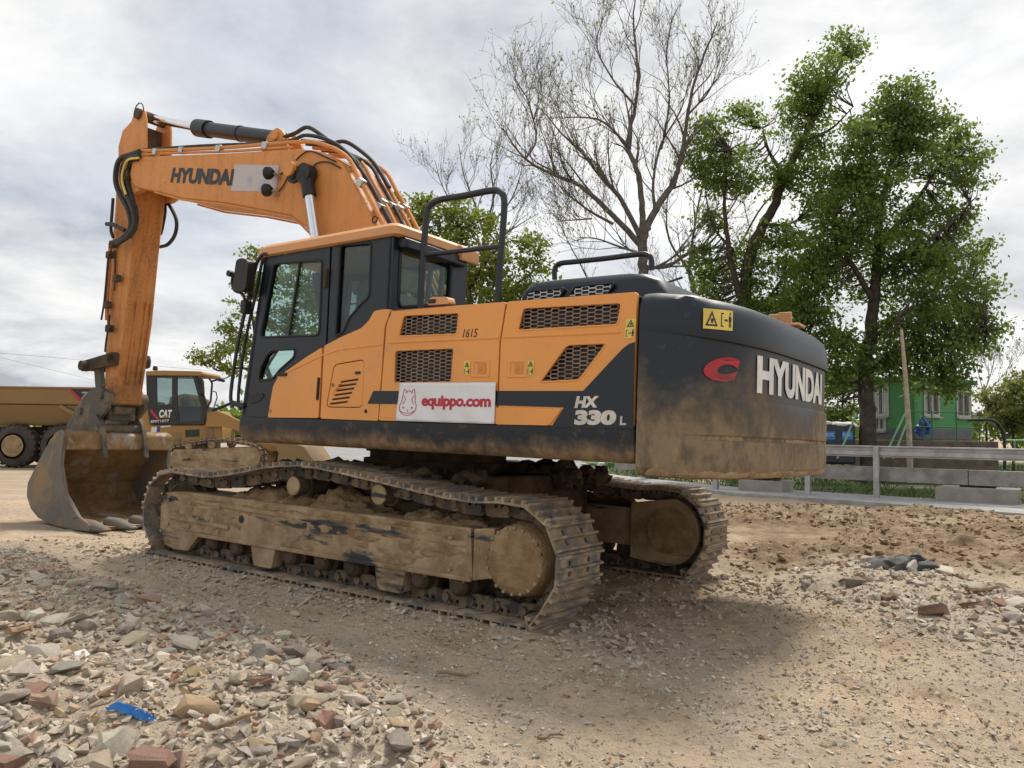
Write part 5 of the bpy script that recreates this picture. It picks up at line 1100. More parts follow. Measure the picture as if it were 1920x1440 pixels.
# dark retaining plinth with landing in front of the cabin and its green railing
pA, pB_ = at(1640, 26.2), at(1872, 26.2); zl = zpx(826, 26.2); mb = MB(); mb.prism([(pA.x, pA.y), (pB_.x, pB_.y), (pB_.x+.2, pB_.y+2.0), (pA.x, pA.y+2.0)], -.6, zl, 'xy'); o = mb.build('landing', M['brick'], None, bevel=.02); tag(o, 'dark masonry landing below the green cabin', 'landing')
rl = empty('landing_railing', pA); tag(rl, 'thin dark green tube railing in front of the green cabin', 'railing')
def rtube(pts, dd, r, nm, m='greend', par=rl):
    mb = MB(); mb.tube([W(a, b, dd)-pA for a, b in pts], r, 6); return mb.build(nm, M[m], par)
for px in (1700, 1731, 1747, 1793, 1836): rtube([(px, 771), (px+1, 832)], 26.3, .022, 'rail_post')
for py in (771, 799): rtube([(1698, py), (1838, py+4)], 26.3, .018, 'rail_bar')
o = MB(); o.tube([W(a, b, 24.5) for a, b in smooth_path([(1815, 788, 0), (1850, 787, 0), (1868, 792, 0), (1879, 806, 0), (1883, 820, 0), (1884, 842, 0)], 5) and [(q.x, q.y) for q in smooth_path([(1815, 788, 0), (1850, 787, 0), (1868, 792, 0), (1879, 806, 0), (1883, 820, 0), (1884, 880, 0)], 5)]], .045, 10); o = o.build('pipe_rail', M['tube'], None); tag(o, 'curved black pipe handrail standing beyond the guard rail', 'handrail')
mb = MB(); mb.tube([W(1886, 826, 26)-Vector((0, 0, 0)), W(2100, 826, 25)], .03, 8); mb.tube([W(1902, 826, 25.8), W(1902, 870, 25.8)], .03, 8); mb.tube([W(2050, 826, 25.2), W(2050, 870, 25.2)], .03, 8); o = mb.build('green_fence_rail', M['greenrail'], None); tag(o, 'pale green tubular fence rail beside the curved black handrail', 'rail')
for (a, b), lab in ((((1570, 860), (1605, 778)), 'pale green slanting brace tube beside the dark tank'), (((1657, 860), (1697, 775)), 'longer pale green slanting brace tube leaning to the wooden pole'), (((1674, 860), (1700, 793)), 'shorter pale green slanting brace tube leaning to the wooden pole')):
    mb = MB(); mb.tube([W(a[0], a[1], 23), W(b[0], b[1], 23.3)], .03, 8); o = mb.build('brace_tube', M['greenrail'], None); tag(o, lab, 'brace')
mb = MB(); mb.tube([W(1707, 905, 23.6), W(1704, 800, 23.6), W(1697, 700, 23.6), W(1690, 618, 23.6)], [.09, .08, .065, .045], 12); o = mb.build('wooden_pole', M['pole'], None); tag(o, 'bare pale wooden pole standing before the green cabin', 'pole')
o = MB(); c_ = W(1728, 800, 26.6); 
for k in range(14): o.tube([c_+Vector((random.uniform(-.25, .25), 0, random.uniform(-.35, .05))), c_+Vector((random.uniform(-.2, .3), random.uniform(-.1, .1), random.uniform(-.1, .35)))], [.10, .03], 6)
o = o.build('blue_tarp', plain('blue_tarp', (.03, .09, .33), .5, 0, .3, 5, .4), None, smooth=60); tag(o, 'crumpled blue tarp hanging on the cabin landing railing', 'tarp')
# dark tank with white sacks
tk_ = empty('site_tank', W(1575, 870, 25)); tag(tk_, 'dark plastic tank with blue labels beside the guard rail', 'tank'); b_ = tk_.location.copy()
p0, p1 = W(1530, 870, 25)-b_, W(1607, 795, 25)-b_
mb = MB(); mb.box(((p0.x+p1.x)/2, .6, (p0.z+p1.z)/2), (p1.x-p0.x, 1.2, p1.z-p0.z)); mb.build('body', M['tank'], tk_, bevel=.08)
for a in (1547, 1580):
    q0, q1 = W(a, 824, 25)-b_, W(a+20, 809, 25)-b_; mb = MB(); mb.add([(q0.x, -.006, q0.z), (q1.x, -.006, q0.z), (q1.x, -.006, q1.z), (q0.x, -.006, q1.z)], [(0, 1, 2, 3)]); lb_ = mb.build('blue_label', M['bluep'], tk_, smooth=0)
    text_quad('lettering', 'BLOC', [(q0.x+.03, -.012, q0.z+.1), (q1.x-.03, -.012, q0.z+.1), (q1.x-.03, -.012, q1.z-.05), (q0.x+.03, -.012, q1.z-.05)], M['white'], lb_)
mb = MB(); q = W(1568, 797, 25.3); clodlist = MB()
for k in range(26):
    p = q+Vector((random.uniform(-.55, .5), random.uniform(-.1, .8), random.uniform(-.04, .05))); bm = bmesh.new(); bmesh.ops.create_icosphere(bm, subdivisions=2, radius=random.uniform(.12, .22)); mb.add([p+Vector((v.co.x*1.4, v.co.y, v.co.z*.45))*random.uniform(.93, 1.07) for v in bm.verts], [tuple(v.index for v in f.verts) for f in bm.faces]); bm.free()
o = mb.build('white_sacks', M['tarp'], None, smooth=60); tag(o, 'lumpy white sacking heaped on top of the dark tank', 'sacking')
# ---- cones and barriers seen under the machine
def cone(px, py_top, py_bot, dd, label):
    b_ = W(px, py_bot, dd); h_ = (W(px, py_top, dd)-b_).z; r = empty('traffic_cone', b_); tag(r, label, 'traffic cone', 'cones beyond the far track')
    mb = MB(); mb.box((0, 0, .02), (.42*h_/.75, .42*h_/.75, .04)); mb.build('base', M['coneo'], r, bevel=.01); rr = lambda f: (.15*(1-f)+.03*f)*h_/.75
    for f0, f1, m in ((.05, .3, 'coneo'), (.3, .62, 'white'), (.62, 1, 'coneo')): mb = MB(); mb.lathe([(f0*h_, rr(f0)), (f1*h_, rr(f1))] , (0, 0, 0), (0, 0, 1), 18); mb.build('cone_band', M[m], r)
cone(1066, 863, 886, 45, 'red and white traffic cone standing beyond the far track, further from the barriers'); cone(1081, 867, 890, 42, 'red and white traffic cone right beside the green and white barriers')
for i, (px, m) in enumerate(((1094, 'white'), (1112, 'green'), (1128, 'white'), (1144, 'green'))):
    b_ = W(px, 888, 38-i*.6); mb = MB(); mb.prism([(-.24, 0), (.22, 0), (.19, .12), (.13, .5), (-.15, .5), (-.21, .12)], -.2, .2, 'xz'); o = mb.build('barrier_block', M[m], None, bevel=.02); o.location = b_
    tag(o, ('white barrier block next to the traffic cone', 'green barrier block between two white barrier blocks', 'white barrier block between two green barrier blocks', 'green barrier block at the end of the row by the beam')[i], 'barrier', 'green and white barrier blocks')
# ---- overhead wires, on poles outside the view
for i, (pts, lab) in enumerate((([(-900, 450), (0, 670), (153, 707), (420, 773)], 'lower overhead wire crossing the sky behind the dipper arm'), ([(-900, 590), (0, 662), (140, 674), (360, 692), (700, 719)], 'upper overhead wire crossing the sky behind the dipper arm'))):
    mb = MB(); mb.tube(smooth_path([W(a, b, 60) for a, b in pts], 6), .008, 6); o = mb.build('overhead_wire', M['black'], None); tag(o, lab, 'wire')

# ================================================================== TREES
def leafmat(name, c1, c2, c3, tr=.5):
    t = NT(name); at_ = t.n.new('ShaderNodeAttribute'); at_.attribute_name = 'tone'; s = t.sep(at_.outputs['Vector'])
    c = t.mix(s[0], c1, c2); c = t.mix(t.rng(s[1], .8, 1, 0, .6), c, c3); t.col(c); t.rough(.55); t.b.inputs['Specular IOR Level'].default_value = .25
    tl = t.n.new('ShaderNodeBsdfTranslucent'); mxs = t.n.new('ShaderNodeMixShader'); mxs.inputs[0].default_value = tr
    t.link(t.mix(.5, c, c3), tl.inputs[0]); t.link(t.b.outputs[0], mxs.inputs[1]); t.link(tl.outputs[0], mxs.inputs[2]); t.link(mxs.outputs[0], t.n['Material Output'].inputs[0]); return t.m
M.update(bark=mudmat('dark_bark', (.045, .036, .028), (.10, .085, .068), 4, .8, .03), barkg=mudmat('grey_bark', (.075, .068, .06), (.15, .135, .118), 4, .7, .02),
 leafdark=leafmat('dark_green_leaves', (.055, .105, .022), (.16, .24, .05), (.30, .39, .09)),
 leafmid=leafmat('mid_green_leaves', (.07, .125, .022), (.18, .26, .05), (.31, .40, .08)),
 leafbright=leafmat('fresh_green_leaves', (.11, .16, .022), (.20, .26, .04), (.32, .36, .065)),
 leafpale=leafmat('pale_spring_leaves', (.14, .18, .045), (.24, .28, .08), (.34, .37, .13)))
def leaf_mesh(name, pos, size, mat_, parent, flat=.35, seed=3):
    r = np.random.default_rng(seed); n = len(pos); pos = np.asarray(pos, float)
    d = r.normal(0, 1, (n, 3)); d[:, 2] -= .2; d /= np.linalg.norm(d, axis=1)[:, None]
    u = r.normal(0, 1, (n, 3)); u[:, 2] += .0; s = np.cross(d, u); s /= np.linalg.norm(s, axis=1)[:, None]+1e-9
    L_ = (size*np.clip(np.exp(r.normal(-.05, .35, n)), .4, 1.9))[:, None]; nn = np.cross(d, s)
    v = np.stack([pos, pos+d*L_*.5+s*L_*.33+nn*L_*.08, pos+d*L_, pos+d*L_*.5-s*L_*.33+nn*L_*.08], 1).reshape(-1, 3).astype(np.float32)
    me = bpy.data.meshes.new(name); me.vertices.add(4*n); me.vertices.foreach_set('co', v.ravel()); idx = np.arange(4*n, dtype=np.int32)
    me.loops.add(4*n); me.loops.foreach_set('vertex_index', idx); me.polygons.add(n); me.polygons.foreach_set('loop_start', idx[::4]); me.polygons.foreach_set('loop_total', np.full(n, 4, np.int32)); me.update()
    a = me.color_attributes.new('tone', 'FLOAT_COLOR', 'POINT'); blk = np.repeat(r.random(n//34+2), 34)[:n]; c = np.repeat(np.c_[np.clip(.62*blk+.45*r.random(n), 0, 1), np.clip(.5*blk+.55*r.random(n), 0, 1), r.random(n), np.ones(n)], 4, 0).astype(np.float32); a.data.foreach_set('color', c.ravel())
    me.materials.append(mat_); o = bpy.data.objects.new(name, me); C.objects.link(o); o.parent = parent; return o
def grow(mb, tips, p, d, L_, r, lvl, maxl, rnd, upb=.25, wob=.22):
    pts = [p.copy()]; q = p.copy(); dd = d.normalized(); k = 4 if lvl < maxl else 3
    for i in range(k):
        dd = (dd+Vector((rnd.gauss(0, wob), rnd.gauss(0, wob), rnd.gauss(0, wob)+upb*.35))).normalized(); q = q+dd*(L_/k); pts.append(q.copy())
    rr = [max(.0045, r*(1-.75*i/k)) for i in range(k+1)]; mb.tube(pts, rr, 5 if r > .03 else 3, cap=False)
    if lvl >= maxl: tips.append((pts[-1], dd)); tips.append((pts[-2], dd)); return
    nb = rnd.randint(3, 5) if lvl < maxl-1 else rnd.randint(3, 4)
    for i in range(nb):
        f = rnd.uniform(.25, 1); j = min(k-1, int(f*k)); b = pts[j].lerp(pts[j+1], f*k-j)
        ax = (pts[j+1]-pts[j]).normalized(); o = Vector((rnd.gauss(0, 1), rnd.gauss(0, 1), rnd.gauss(0, 1))); o = (o-ax*o.dot(ax)).normalized()
        a = rnd.uniform(.45, .95); grow(mb, tips, b, ax*math.cos(a)+o*math.sin(a)+Vector((0, 0, upb)), L_*rnd.uniform(.42, .68), max(.006, r*rnd.uniform(.32, .46)), lvl+1, maxl, rnd, upb, wob)
def limb_pts(px, D, d0, d1, n=6):
    k = len(px); return smooth_path([W(a, b, D+d0+(d1-d0)*i/max(1, k-1)) for i, (a, b) in enumerate(px)], n)
def make_tree(name, label, D, limbs, lobes, leafm, lsize, per, barkm='bark', group=None, seed=1, twig=(1.2, .03, 2), twigs_per=0, upb=.25, clump=.42, dspread=.55, tipleaf=None, cat='tree'):
    rnd = random.Random(seed); r = np.random.default_rng(seed); base = W(limbs[0][0][0][0], limbs[0][0][0][1], D); base.z = min(base.z, float(gbase(base.x, base.y)))
    root = empty(name, base); tag(root, label, cat, group); mb = MB(); tips = []; allp = []
    for li, (px, ra, rb, d0, d1) in enumerate(limbs):
        P = limb_pts(px, D, d0, d1)
        if li == 0: P = [Vector((P[0].x, P[0].y, base.z-.2))]+P
        k = len(P); wb = [Vector((rnd.gauss(0, ra*.06), rnd.gauss(0, ra*.06), 0)) for _ in P]; P = [p+q for p, q in zip(P, wb)]
        rad = [(ra+(rb-ra)*i/(k-1))*(.56 if barkm == 'barkg' else .8) for i in range(k)]; mb.tube([p-base for p in P], rad, 10 if ra > .1 else 6, cap=False); allp += [(p, q) for p, q in zip(P, rad)]
        if twigs_per and li:
            for t_ in range(twigs_per):
                f = rnd.uniform(.15, 1); j = min(k-2, int(f*(k-1))); b = P[j]; ax = (P[j+1]-P[j]).normalized()
                o = Vector((rnd.gauss(0, 1), rnd.gauss(0, 1), rnd.gauss(0, .8))); o = (o-ax*o.dot(ax)).normalized(); a = rnd.uniform(.4, .9)
                grow(mb, tips, b-base, ax*math.cos(a)+o*math.sin(a)+Vector((0, 0, upb)), twig[0]*rnd.uniform(.6, 1.3)*(1.1-.4*f), max(.012, min(twig[1], rad[j]*.6)), 0, twig[2], rnd, upb)
    pos = []
    ap = np.array([tuple(p) for p, q in allp[8:]]) if len(allp) > 20 else np.array([tuple(p) for p, q in allp])
    for (cx, cy, rp_) in lobes:
        R = rp_/F_PX*D; c0 = W(cx, cy, D+rnd.gauss(0, 1)*R*dspread)
        ncl = max(4, int(per*(R**2)))
        for _ in range(ncl):
            v = r.normal(0, 1, 3); v /= np.linalg.norm(v); v *= R*r.uniform(.25, 1.0)**.55*np.array([1, 1.1, .85]); cc = np.array(c0)+v
            if vnoise(np.array([cc[0]*.9]), np.array([cc[2]*.9+cc[1]*.5]), 50+seed)[0] < -.27: continue
            i = int(np.argmin(((ap-cc)**2).sum(1)+.0)); p = Vector(ap[i]); q = Vector(cc)
            if (q-p).length < R*2.6+1: mb.tube([p-base, (p.lerp(q, .5)+Vector((rnd.gauss(0, .1), rnd.gauss(0, .1), -.12)))-base, q-base], [.028, .018, .008], 3, cap=False)
            m_ = int(r.uniform(24, 46)); rad3 = clump*r.uniform(.6, 1.2); pts = r.normal(0, 1, (m_, 3))*np.array([rad3, rad3, rad3*.5])*.62+cc; pos.append(pts)
    mb.build('trunk', M[barkm], root, smooth=60)
    if pos: leaf_mesh('crown', np.concatenate(pos)-np.array(base), lsize, leafm, root, seed=seed)
    if tipleaf and tips:
        pp = []
        for p, d in tips:
            for _ in range(rnd.randint(*tipleaf[2])): pp.append((p.x+rnd.gauss(0, .06), p.y+rnd.gauss(0, .06), p.z+rnd.gauss(0, .06)))
        leaf_mesh('crown', pp, tipleaf[1], tipleaf[0], root, seed=seed+5)
    return root
# big tree over the cabin
make_tree('broadleaf_tree', 'tallest dense dark green tree with bare lower trunk before the green cabin', 25.2,
 [([(1628, 850), (1626, 780), (1622, 700), (1632, 620), (1640, 540), (1645, 460), (1652, 390), (1668, 310), (1688, 220)], .34, .06, 0, .2), ([(1636, 560), (1600, 500), (1570, 440), (1560, 400)], .13, .03, 0, -.8), ([(1645, 470), (1700, 400), (1750, 330), (1790, 270)], .13, .03, 0, .8), ([(1642, 520), (1700, 480), (1770, 430), (1820, 380)], .11, .03, 0, -1), ([(1630, 640), (1690, 590), (1760, 560), (1820, 530)], .1, .03, 0, 1), ([(1626, 660), (1570, 620), (1520, 600)], .1, .03, 0, .9), ([(1652, 400), (1620, 320), (1630, 250)], .09, .02, 0, -.5), ([(1626, 690), (1700, 650), (1790, 630), (1850, 615)], .09, .02, 0, -1), ([(1626, 700), (1660, 660), (1680, 600)], .09, .02, 0, -1.4)],
 [(1690, 185, 48), (1645, 225, 52), (1745, 215, 42), (1610, 255, 42), (1790, 262, 36), (1715, 285, 62), (1600, 315, 50), (1650, 345, 70), (1822, 292, 28), (1785, 345, 48), (1590, 400, 55), (1700, 415, 66), (1545, 445, 44), (1790, 415, 44), (1620, 480, 76), (1715, 500, 70), (1525, 525, 56), (1800, 520, 44), (1600, 580, 78), (1700, 585, 70), (1525, 610, 56), (1790, 610, 56), (1850, 600, 26), (1580, 665, 56), (1680, 660, 64), (1770, 670, 52), (1560, 500, 50), (1820, 575, 30), (1750, 470, 44), (1740, 712, 36), (1790, 716, 30), (1660, 730, 36), (1550, 720, 34), (1840, 470, 26), (1850, 540, 24), (1870, 612, 18), (1500, 570, 40), (1760, 300, 44), (1560, 350, 40), (1700, 250, 50), (1830, 640, 36)],
 M['leafdark'], .115, 64, seed=11, clump=.40)
make_tree('broadleaf_tree', 'tall mid green tree with leaning forked trunk rising behind the counterweight', 27.5,
 [([(1388, 820), (1390, 640), (1394, 560), (1412, 460), (1448, 392), (1478, 320), (1515, 245), (1555, 160), (1590, 90)], .36, .05, 0, .3), ([(1390, 560), (1372, 500), (1362, 430), (1358, 360), (1368, 280)], .16, .03, 0, -.8), ([(1470, 330), (1440, 280), (1430, 240)], .1, .03, 0, .6), ([(1430, 420), (1480, 420), (1520, 390)], .08, .02, 0, .8), ([(1500, 270), (1560, 240), (1600, 200)], .08, .02, 0, -.5), ([(1392, 600), (1440, 560), (1480, 500)], .12, .03, 0, .9), ([(1375, 470), (1335, 420), (1320, 340)], .07, .02, 0, .5)],
 [(1590, 88, 36), (1545, 145, 48), (1612, 128, 32), (1500, 150, 20), (1505, 205, 46), (1565, 215, 46), (1440, 235, 40), (1385, 215, 26), (1335, 250, 38), (1340, 330, 40), (1405, 290, 36), (1520, 285, 40), (1330, 410, 30), (1400, 470, 34), (1345, 520, 44), (1440, 520, 44), (1470, 440, 32), (1385, 345, 34), (1330, 560, 36), (1450, 590, 44), (1380, 600, 40), (1470, 350, 30), (1350, 280, 34), (1420, 560, 40), (1500, 330, 38), (1480, 250, 32), (1450, 330, 30), (1530, 385, 36), (1500, 480, 42), (1300, 300, 22), (1310, 480, 30), (1475, 560, 44), (1580, 180, 36)],
 M['leafmid'], .115, 70, seed=21, clump=.40)
# nearly bare tree with opening buds
make_tree('budding_tree', 'tall spreading tree, nearly bare with pale opening buds, behind the engine hood', 26.5,
 [([(1222, 800), (1214, 640), (1206, 520), (1204, 460), (1212, 425)], .36, .26, 0, 0), ([(1210, 430), (1240, 375), (1262, 345), (1278, 290), (1288, 225), (1300, 160), (1330, 80), (1345, 40)], .22, .03, 0, .8), ([(1206, 440), (1202, 370), (1195, 320), (1176, 270), (1190, 205), (1196, 130), (1188, 50), (1192, -20)], .2, .03, 0, -.6), ([(1202, 450), (1165, 375), (1125, 330), (1095, 290), (1058, 255), (1010, 200)], .17, .025, 0, 1.2), ([(1200, 458), (1150, 405), (1090, 350), (1040, 328), (985, 298), (942, 240)], .19, .03, 0, -1.2), ([(985, 298), (1005, 260), (990, 190), (960, 140)], .07, .015, -1.2, -1.5), ([(1150, 420), (1105, 395), (1060, 360), (1030, 325)], .09, .02, -.6, -.2), ([(1200, 475), (1160, 462), (1120, 448), (1085, 445)], .08, .02, 0, -.7), ([(1228, 400), (1225, 340), (1240, 270), (1275, 210), (1290, 160)], .1, .02, 0, 1), ([(1180, 275), (1130, 228), (1085, 220), (1050, 222)], .08, .02, -.3, -.8), ([(1192, 200), (1150, 150), (1120, 90), (1130, 30)], .07, .015, -.5, 0), ([(1290, 215), (1330, 170), (1350, 110)], .07, .015, .5, .2), ([(1240, 280), (1255, 190), (1250, 100), (1262, 30)], .07, .015, .8, .4), ([(1110, 410), (1070, 413), (1050, 415)], .05, .015, -.5, -.7), ([(1205, 500), (1250, 500), (1290, 475), (1320, 466), (1366, 465)], .12, .05, .3, 1)],
 [], M['leafpale'], .1, 0, barkm='barkg', seed=31, twig=(2.0, .04, 2), twigs_per=14, upb=.4, tipleaf=(M['leafpale'], .075, (0, 1)))
make_tree('budding_tree', 'thin nearly bare young tree rising behind the tall black handrail', 34,
 [([(905, 820), (900, 600), (905, 480), (910, 430)], .2, .12, 0, 0), ([(908, 440), (890, 380), (870, 330), (860, 270)], .1, .02, 0, .5), ([(910, 430), (925, 370), (920, 310), (930, 270)], .1, .02, 0, -.5), ([(900, 460), (860, 400), (830, 350), (815, 300)], .08, .02, 0, .8), ([(912, 430), (955, 380), (975, 330), (980, 300)], .08, .02, 0, 1), ([(908, 470), (960, 430), (1010, 400)], .07, .02, 0, .3)],
 [], M['leafpale'], .09, 0, barkm='barkg', seed=41, twig=(1.9, .035, 2), twigs_per=8, upb=.4, tipleaf=(M['leafpale'], .075, (0, 1)), group=None)
make_tree('budding_tree', 'nearly bare tree with crooked limbs between the hood handrail and the leaning tree', 31,
 [([(1340, 820), (1330, 640), (1300, 540), (1290, 500)], .25, .16, 0, 0), ([(1292, 505), (1300, 440), (1310, 380), (1330, 300), (1350, 220)], .1, .02, 0, .5), ([(1290, 505), (1255, 450), (1250, 390), (1260, 330)], .09, .02, 0, -.6), ([(1300, 480), (1350, 420), (1390, 350), (1400, 250)], .09, .02, 0, .4), ([(1310, 560), (1260, 540), (1220, 520)], .09, .02, 0, .4), ([(1320, 600), (1420, 400), (1490, 330), (1500, 260)], .09, .02, 0, .4), ([(1280, 520), (1140, 560), (1080, 480), (1050, 420)], .09, .02, 0, .9)],
 [], M['leafpale'], .09, 0, barkm='barkg', seed=43, twig=(1.9, .035, 2), twigs_per=9, upb=.35, tipleaf=(M['leafpale'], .08, (0, 1)))
make_tree('broadleaf_tree', 'fresh yellow green tree seen behind the cab and the tall handrail', 30,
 [([(900, 820), (895, 640), (880, 560), (870, 500), (860, 430)], .26, .05, 0, 0), ([(880, 540), (920, 480), (960, 450)], .12, .02, 0, .5), ([(875, 520), (830, 460), (790, 410)], .12, .02, 0, -.6), ([(890, 600), (960, 540), (1010, 500)], .12, .02, 0, .6), ([(885, 580), (830, 540), (790, 520)], .1, .02, 0, .6)],
 [(800, 395, 36), (860, 400, 40), (760, 420, 26), (905, 430, 36), (840, 455, 44), (960, 450, 34), (905, 495, 48), (800, 470, 36), (965, 500, 38), (1000, 455, 26), (850, 530, 52), (930, 560, 46), (780, 520, 38), (990, 545, 32), (890, 600, 56), (810, 590, 44), (980, 600, 40), (1020, 500, 18), (745, 380, 16)],
 M['leafbright'], .14, 42, seed=51, clump=.38)
make_tree('broadleaf_tree', 'loose pale green tree seen past the front of the cab', 33,
 [([(520, 830), (515, 740), (500, 690), (480, 640), (470, 560)], .22, .04, 0, 0), ([(505, 700), (450, 690), (410, 695), (390, 680)], .09, .02, 0, .4), ([(490, 660), (450, 630), (430, 600)], .08, .02, 0, -.4), ([(500, 690), (540, 620), (560, 540)], .09, .02, 0, .4), ([(440, 700), (420, 710), (405, 705)], .04, .01, .3, .3)],
 [(480, 480, 20), (470, 530, 28), (455, 580, 26), (440, 620, 28), (420, 650, 24), (390, 665, 24), (368, 668, 14), (460, 650, 28), (430, 685, 22), (500, 540, 36), (520, 600, 40), (560, 560, 40), (570, 620, 40), (480, 690, 24), (540, 510, 34), (600, 560, 34), (590, 500, 30)],
 M['leafbright'], .13, 34, seed=61, clump=.32)
# shrubs and far growth behind the cabin and the rail
def shrub(px, py, rx, ry, D, leafm, label, seed, per=36, ls=.13):
    lob = [(px+random.uniform(-rx, rx)*.7, py+random.uniform(-ry, ry)*.6, min(rx, ry)*random.uniform(.45, .7)) for _ in range(7)]
    return make_tree('shrub', label, D, [([(px, py+ry+40), (px, py+ry*.4), (px+4, py-ry*.3)], .08, .02, 0, 0), ([(px, py+ry*.5), (px-rx*.6, py)], .04, .01, 0, .2), ([(px, py+ry*.5), (px+rx*.6, py-ry*.1)], .04, .01, 0, -.2)], lob, M[leafm], ls, per, seed=seed, clump=.35, cat='shrub', group='shrubs beyond the rail')
random.seed(5)
shrub(1900, 760, 60, 66, 34, 'leafpale', 'pale spring shrub right of the green cabin by the fence rail', 71); shrub(1850, 770, 34, 40, 36, 'leafpale', 'smaller pale shrub against the end wall of the green cabin', 72); shrub(1985, 745, 70, 80, 33, 'leafpale', 'large pale shrub beyond the end of the fence rail', 73)
shrub(1580, 730, 44, 50, 33, 'leafpale', 'pale leafy shrub showing between counterweight and tree trunk', 74); shrub(1560, 790, 50, 36, 32, 'leafmid', 'low green shrub behind the dark tank', 75); shrub(1490, 800, 60, 50, 34, 'leafmid', 'dense green shrub hidden behind the counterweight tail', 76)
make_tree('budding_tree', 'slender bare tree standing past the end of the green cabin', 38, [([(1850, 820), (1848, 760), (1845, 720)], .1, .05, 0, 0), ([(1845, 740), (1835, 700), (1830, 668)], .04, .01, 0, .3), ([(1846, 735), (1858, 700), (1865, 665)], .04, .01, 0, -.3), ([(1846, 740), (1880, 705), (1900, 670)], .04, .01, 0, .3)], [], M['leafpale'], .08, 0, barkm='barkg', seed=77, twig=(1.3, .025, 2), twigs_per=7, upb=.4, tipleaf=(M['leafpale'], .07, (0, 2)))
# distant wood on the horizon
pos = []; r = np.random.default_rng(9)
for k in range(520):
    x = r.uniform(-160, 190); y = 120+r.uniform(-6, 10)+.1*abs(x); h_ = r.uniform(2.5, 6.0)*(.6+.8*(float(vnoise(np.array([x*.05]), np.array([2.]), 61)[0])+.5)); c0 = np.array([x, y, -.3])
    m_ = 46; v = r.normal(0, 1, (m_, 3)); v /= np.linalg.norm(v, axis=1)[:, None]; pos.append(c0+v*np.array([2.2, 2.0, h_*.5])*r.uniform(.5, 1, (m_, 1))+np.array([0, 0, h_*.5]))
wood = leaf_mesh('distant_wood', np.concatenate(pos), 1.0, M['leafmid'], None, seed=4); tag(wood, 'low distant wood along the horizon', 'wood', kind='stuff')

# ================================================================== RUBBLE, CLODS, LITTER
t = NT('rubble_stone'); oi = t.n.new('ShaderNodeObjectInfo'); a = t.n.new('ShaderNodeVectorMath'); a.operation = 'ADD'; t.link(t.co, a.inputs[0]); t.link(oi.outputs['Location'], a.inputs[1]); v = a.outputs[0]
n1 = t.noise(9, 6, .65, v); n2 = t.noise(45, 5, .7, v); n3 = t.noise(130, 3, .6, v)
c = t.mix(t.rng(n1, .3, .7), oi.outputs['Color'], t.mix(1.0, oi.outputs['Color'], (.72, .70, .68), 'MULTIPLY')); c = t.mix(t.rng(n2, .42, .7, .15, .7), c, (.50, .425, .325)); c = t.mix(t.rng(n3, .62, .7, 0, .5), c, (.10, .09, .08))
t.col(c); t.rough(.93); t.b.inputs['Specular IOR Level'].default_value = .25; t.bump(t.math('ADD', t.math('MULTIPLY', n2, .7), t.math('MULTIPLY', n3, .3)), .8, .012); M['stone'] = t.m
t = NT('small_rubble'); at_ = t.n.new('ShaderNodeAttribute'); at_.attribute_name = 'tone'; n2 = t.noise(60, 5, .7)
t.col(t.mix(t.rng(n2, .35, .7, 0, .6), at_.outputs['Color'], t.mix(1.0, at_.outputs['Color'], (.6, .58, .55), 'MULTIPLY'))); t.rough(.95); t.b.inputs['Specular IOR Level'].default_value = .2; t.bump(n2, .6, .006); M['pebble'] = t.m
def hull(npts, seed, fl=(1, .8, .6), rough=0.0, sub=0):
    r = np.random.default_rng(seed); bm = bmesh.new()
    for _ in range(npts):
        p = r.normal(0, 1, 3); p /= np.abs(p).max()**.45*np.linalg.norm(p)**.55; bm.verts.new(Vector((p*r.uniform(.78, 1.0)*np.array(fl)*.5).tolist()))
    res = bmesh.ops.convex_hull(bm, input=bm.verts); bmesh.ops.delete(bm, geom=[g_ for g_ in res['geom_interior'] if isinstance(g_, bmesh.types.BMVert)], context='VERTS')
    if sub:
        bmesh.ops.subdivide_edges(bm, edges=bm.edges, cuts=sub, use_grid_fill=True); bmesh.ops.smooth_vert(bm, verts=bm.verts, factor=.22, use_axis_x=True, use_axis_y=True, use_axis_z=True)
        for q in bm.verts: q.co *= 1+rough*float(vnoise(np.array([q.co.x*5+seed]), np.array([q.co.y*5+q.co.z*7]), 70)[0])*2
    bmesh.ops.triangulate(bm, faces=bm.faces); bmesh.ops.recalc_face_normals(bm, faces=bm.faces); return bm
HULLS = []; 
for k in range(18):
    bm = hull(10+k % 5, 100+k, (1, random.uniform(.6, .95), random.uniform(.4, .7)), .13, 2); me = bpy.data.meshes.new('rubble_stone'); bm.to_mesh(me); bm.free(); me.polygons.foreach_set('use_smooth', [True]*len(me.polygons)); me.set_sharp_from_angle(angle=math.radians(24)); me.materials.append(M['stone']); HULLS.append(me)
BRICKS = []
for k in range(5):
    r_ = np.random.default_rng(300+k); bm = bmesh.new(); bmesh.ops.create_cube(bm, size=1); bmesh.ops.scale(bm, vec=(1, .62, .42), verts=bm.verts); bmesh.ops.bevel(bm, geom=bm.edges, offset=.07, segments=1, affect='EDGES')
    for q in bm.verts: q.co += Vector((r_.normal(0, .075, 3)).tolist())
    bmesh.ops.triangulate(bm, faces=bm.faces); me = bpy.data.meshes.new('brick_fragment'); bm.to_mesh(me); bm.free(); me.materials.append(M['stone']); BRICKS.append(me)
TONES = dict(tan=(.47, .40, .305), grey=(.45, .42, .37), pale=(.62, .575, .49), darkgrey=(.22, .205, .19), brick=(.28, .12, .085), pink=(.45, .29, .215), ochre=(.47, .33, .17), purple=(.32, .25, .235))
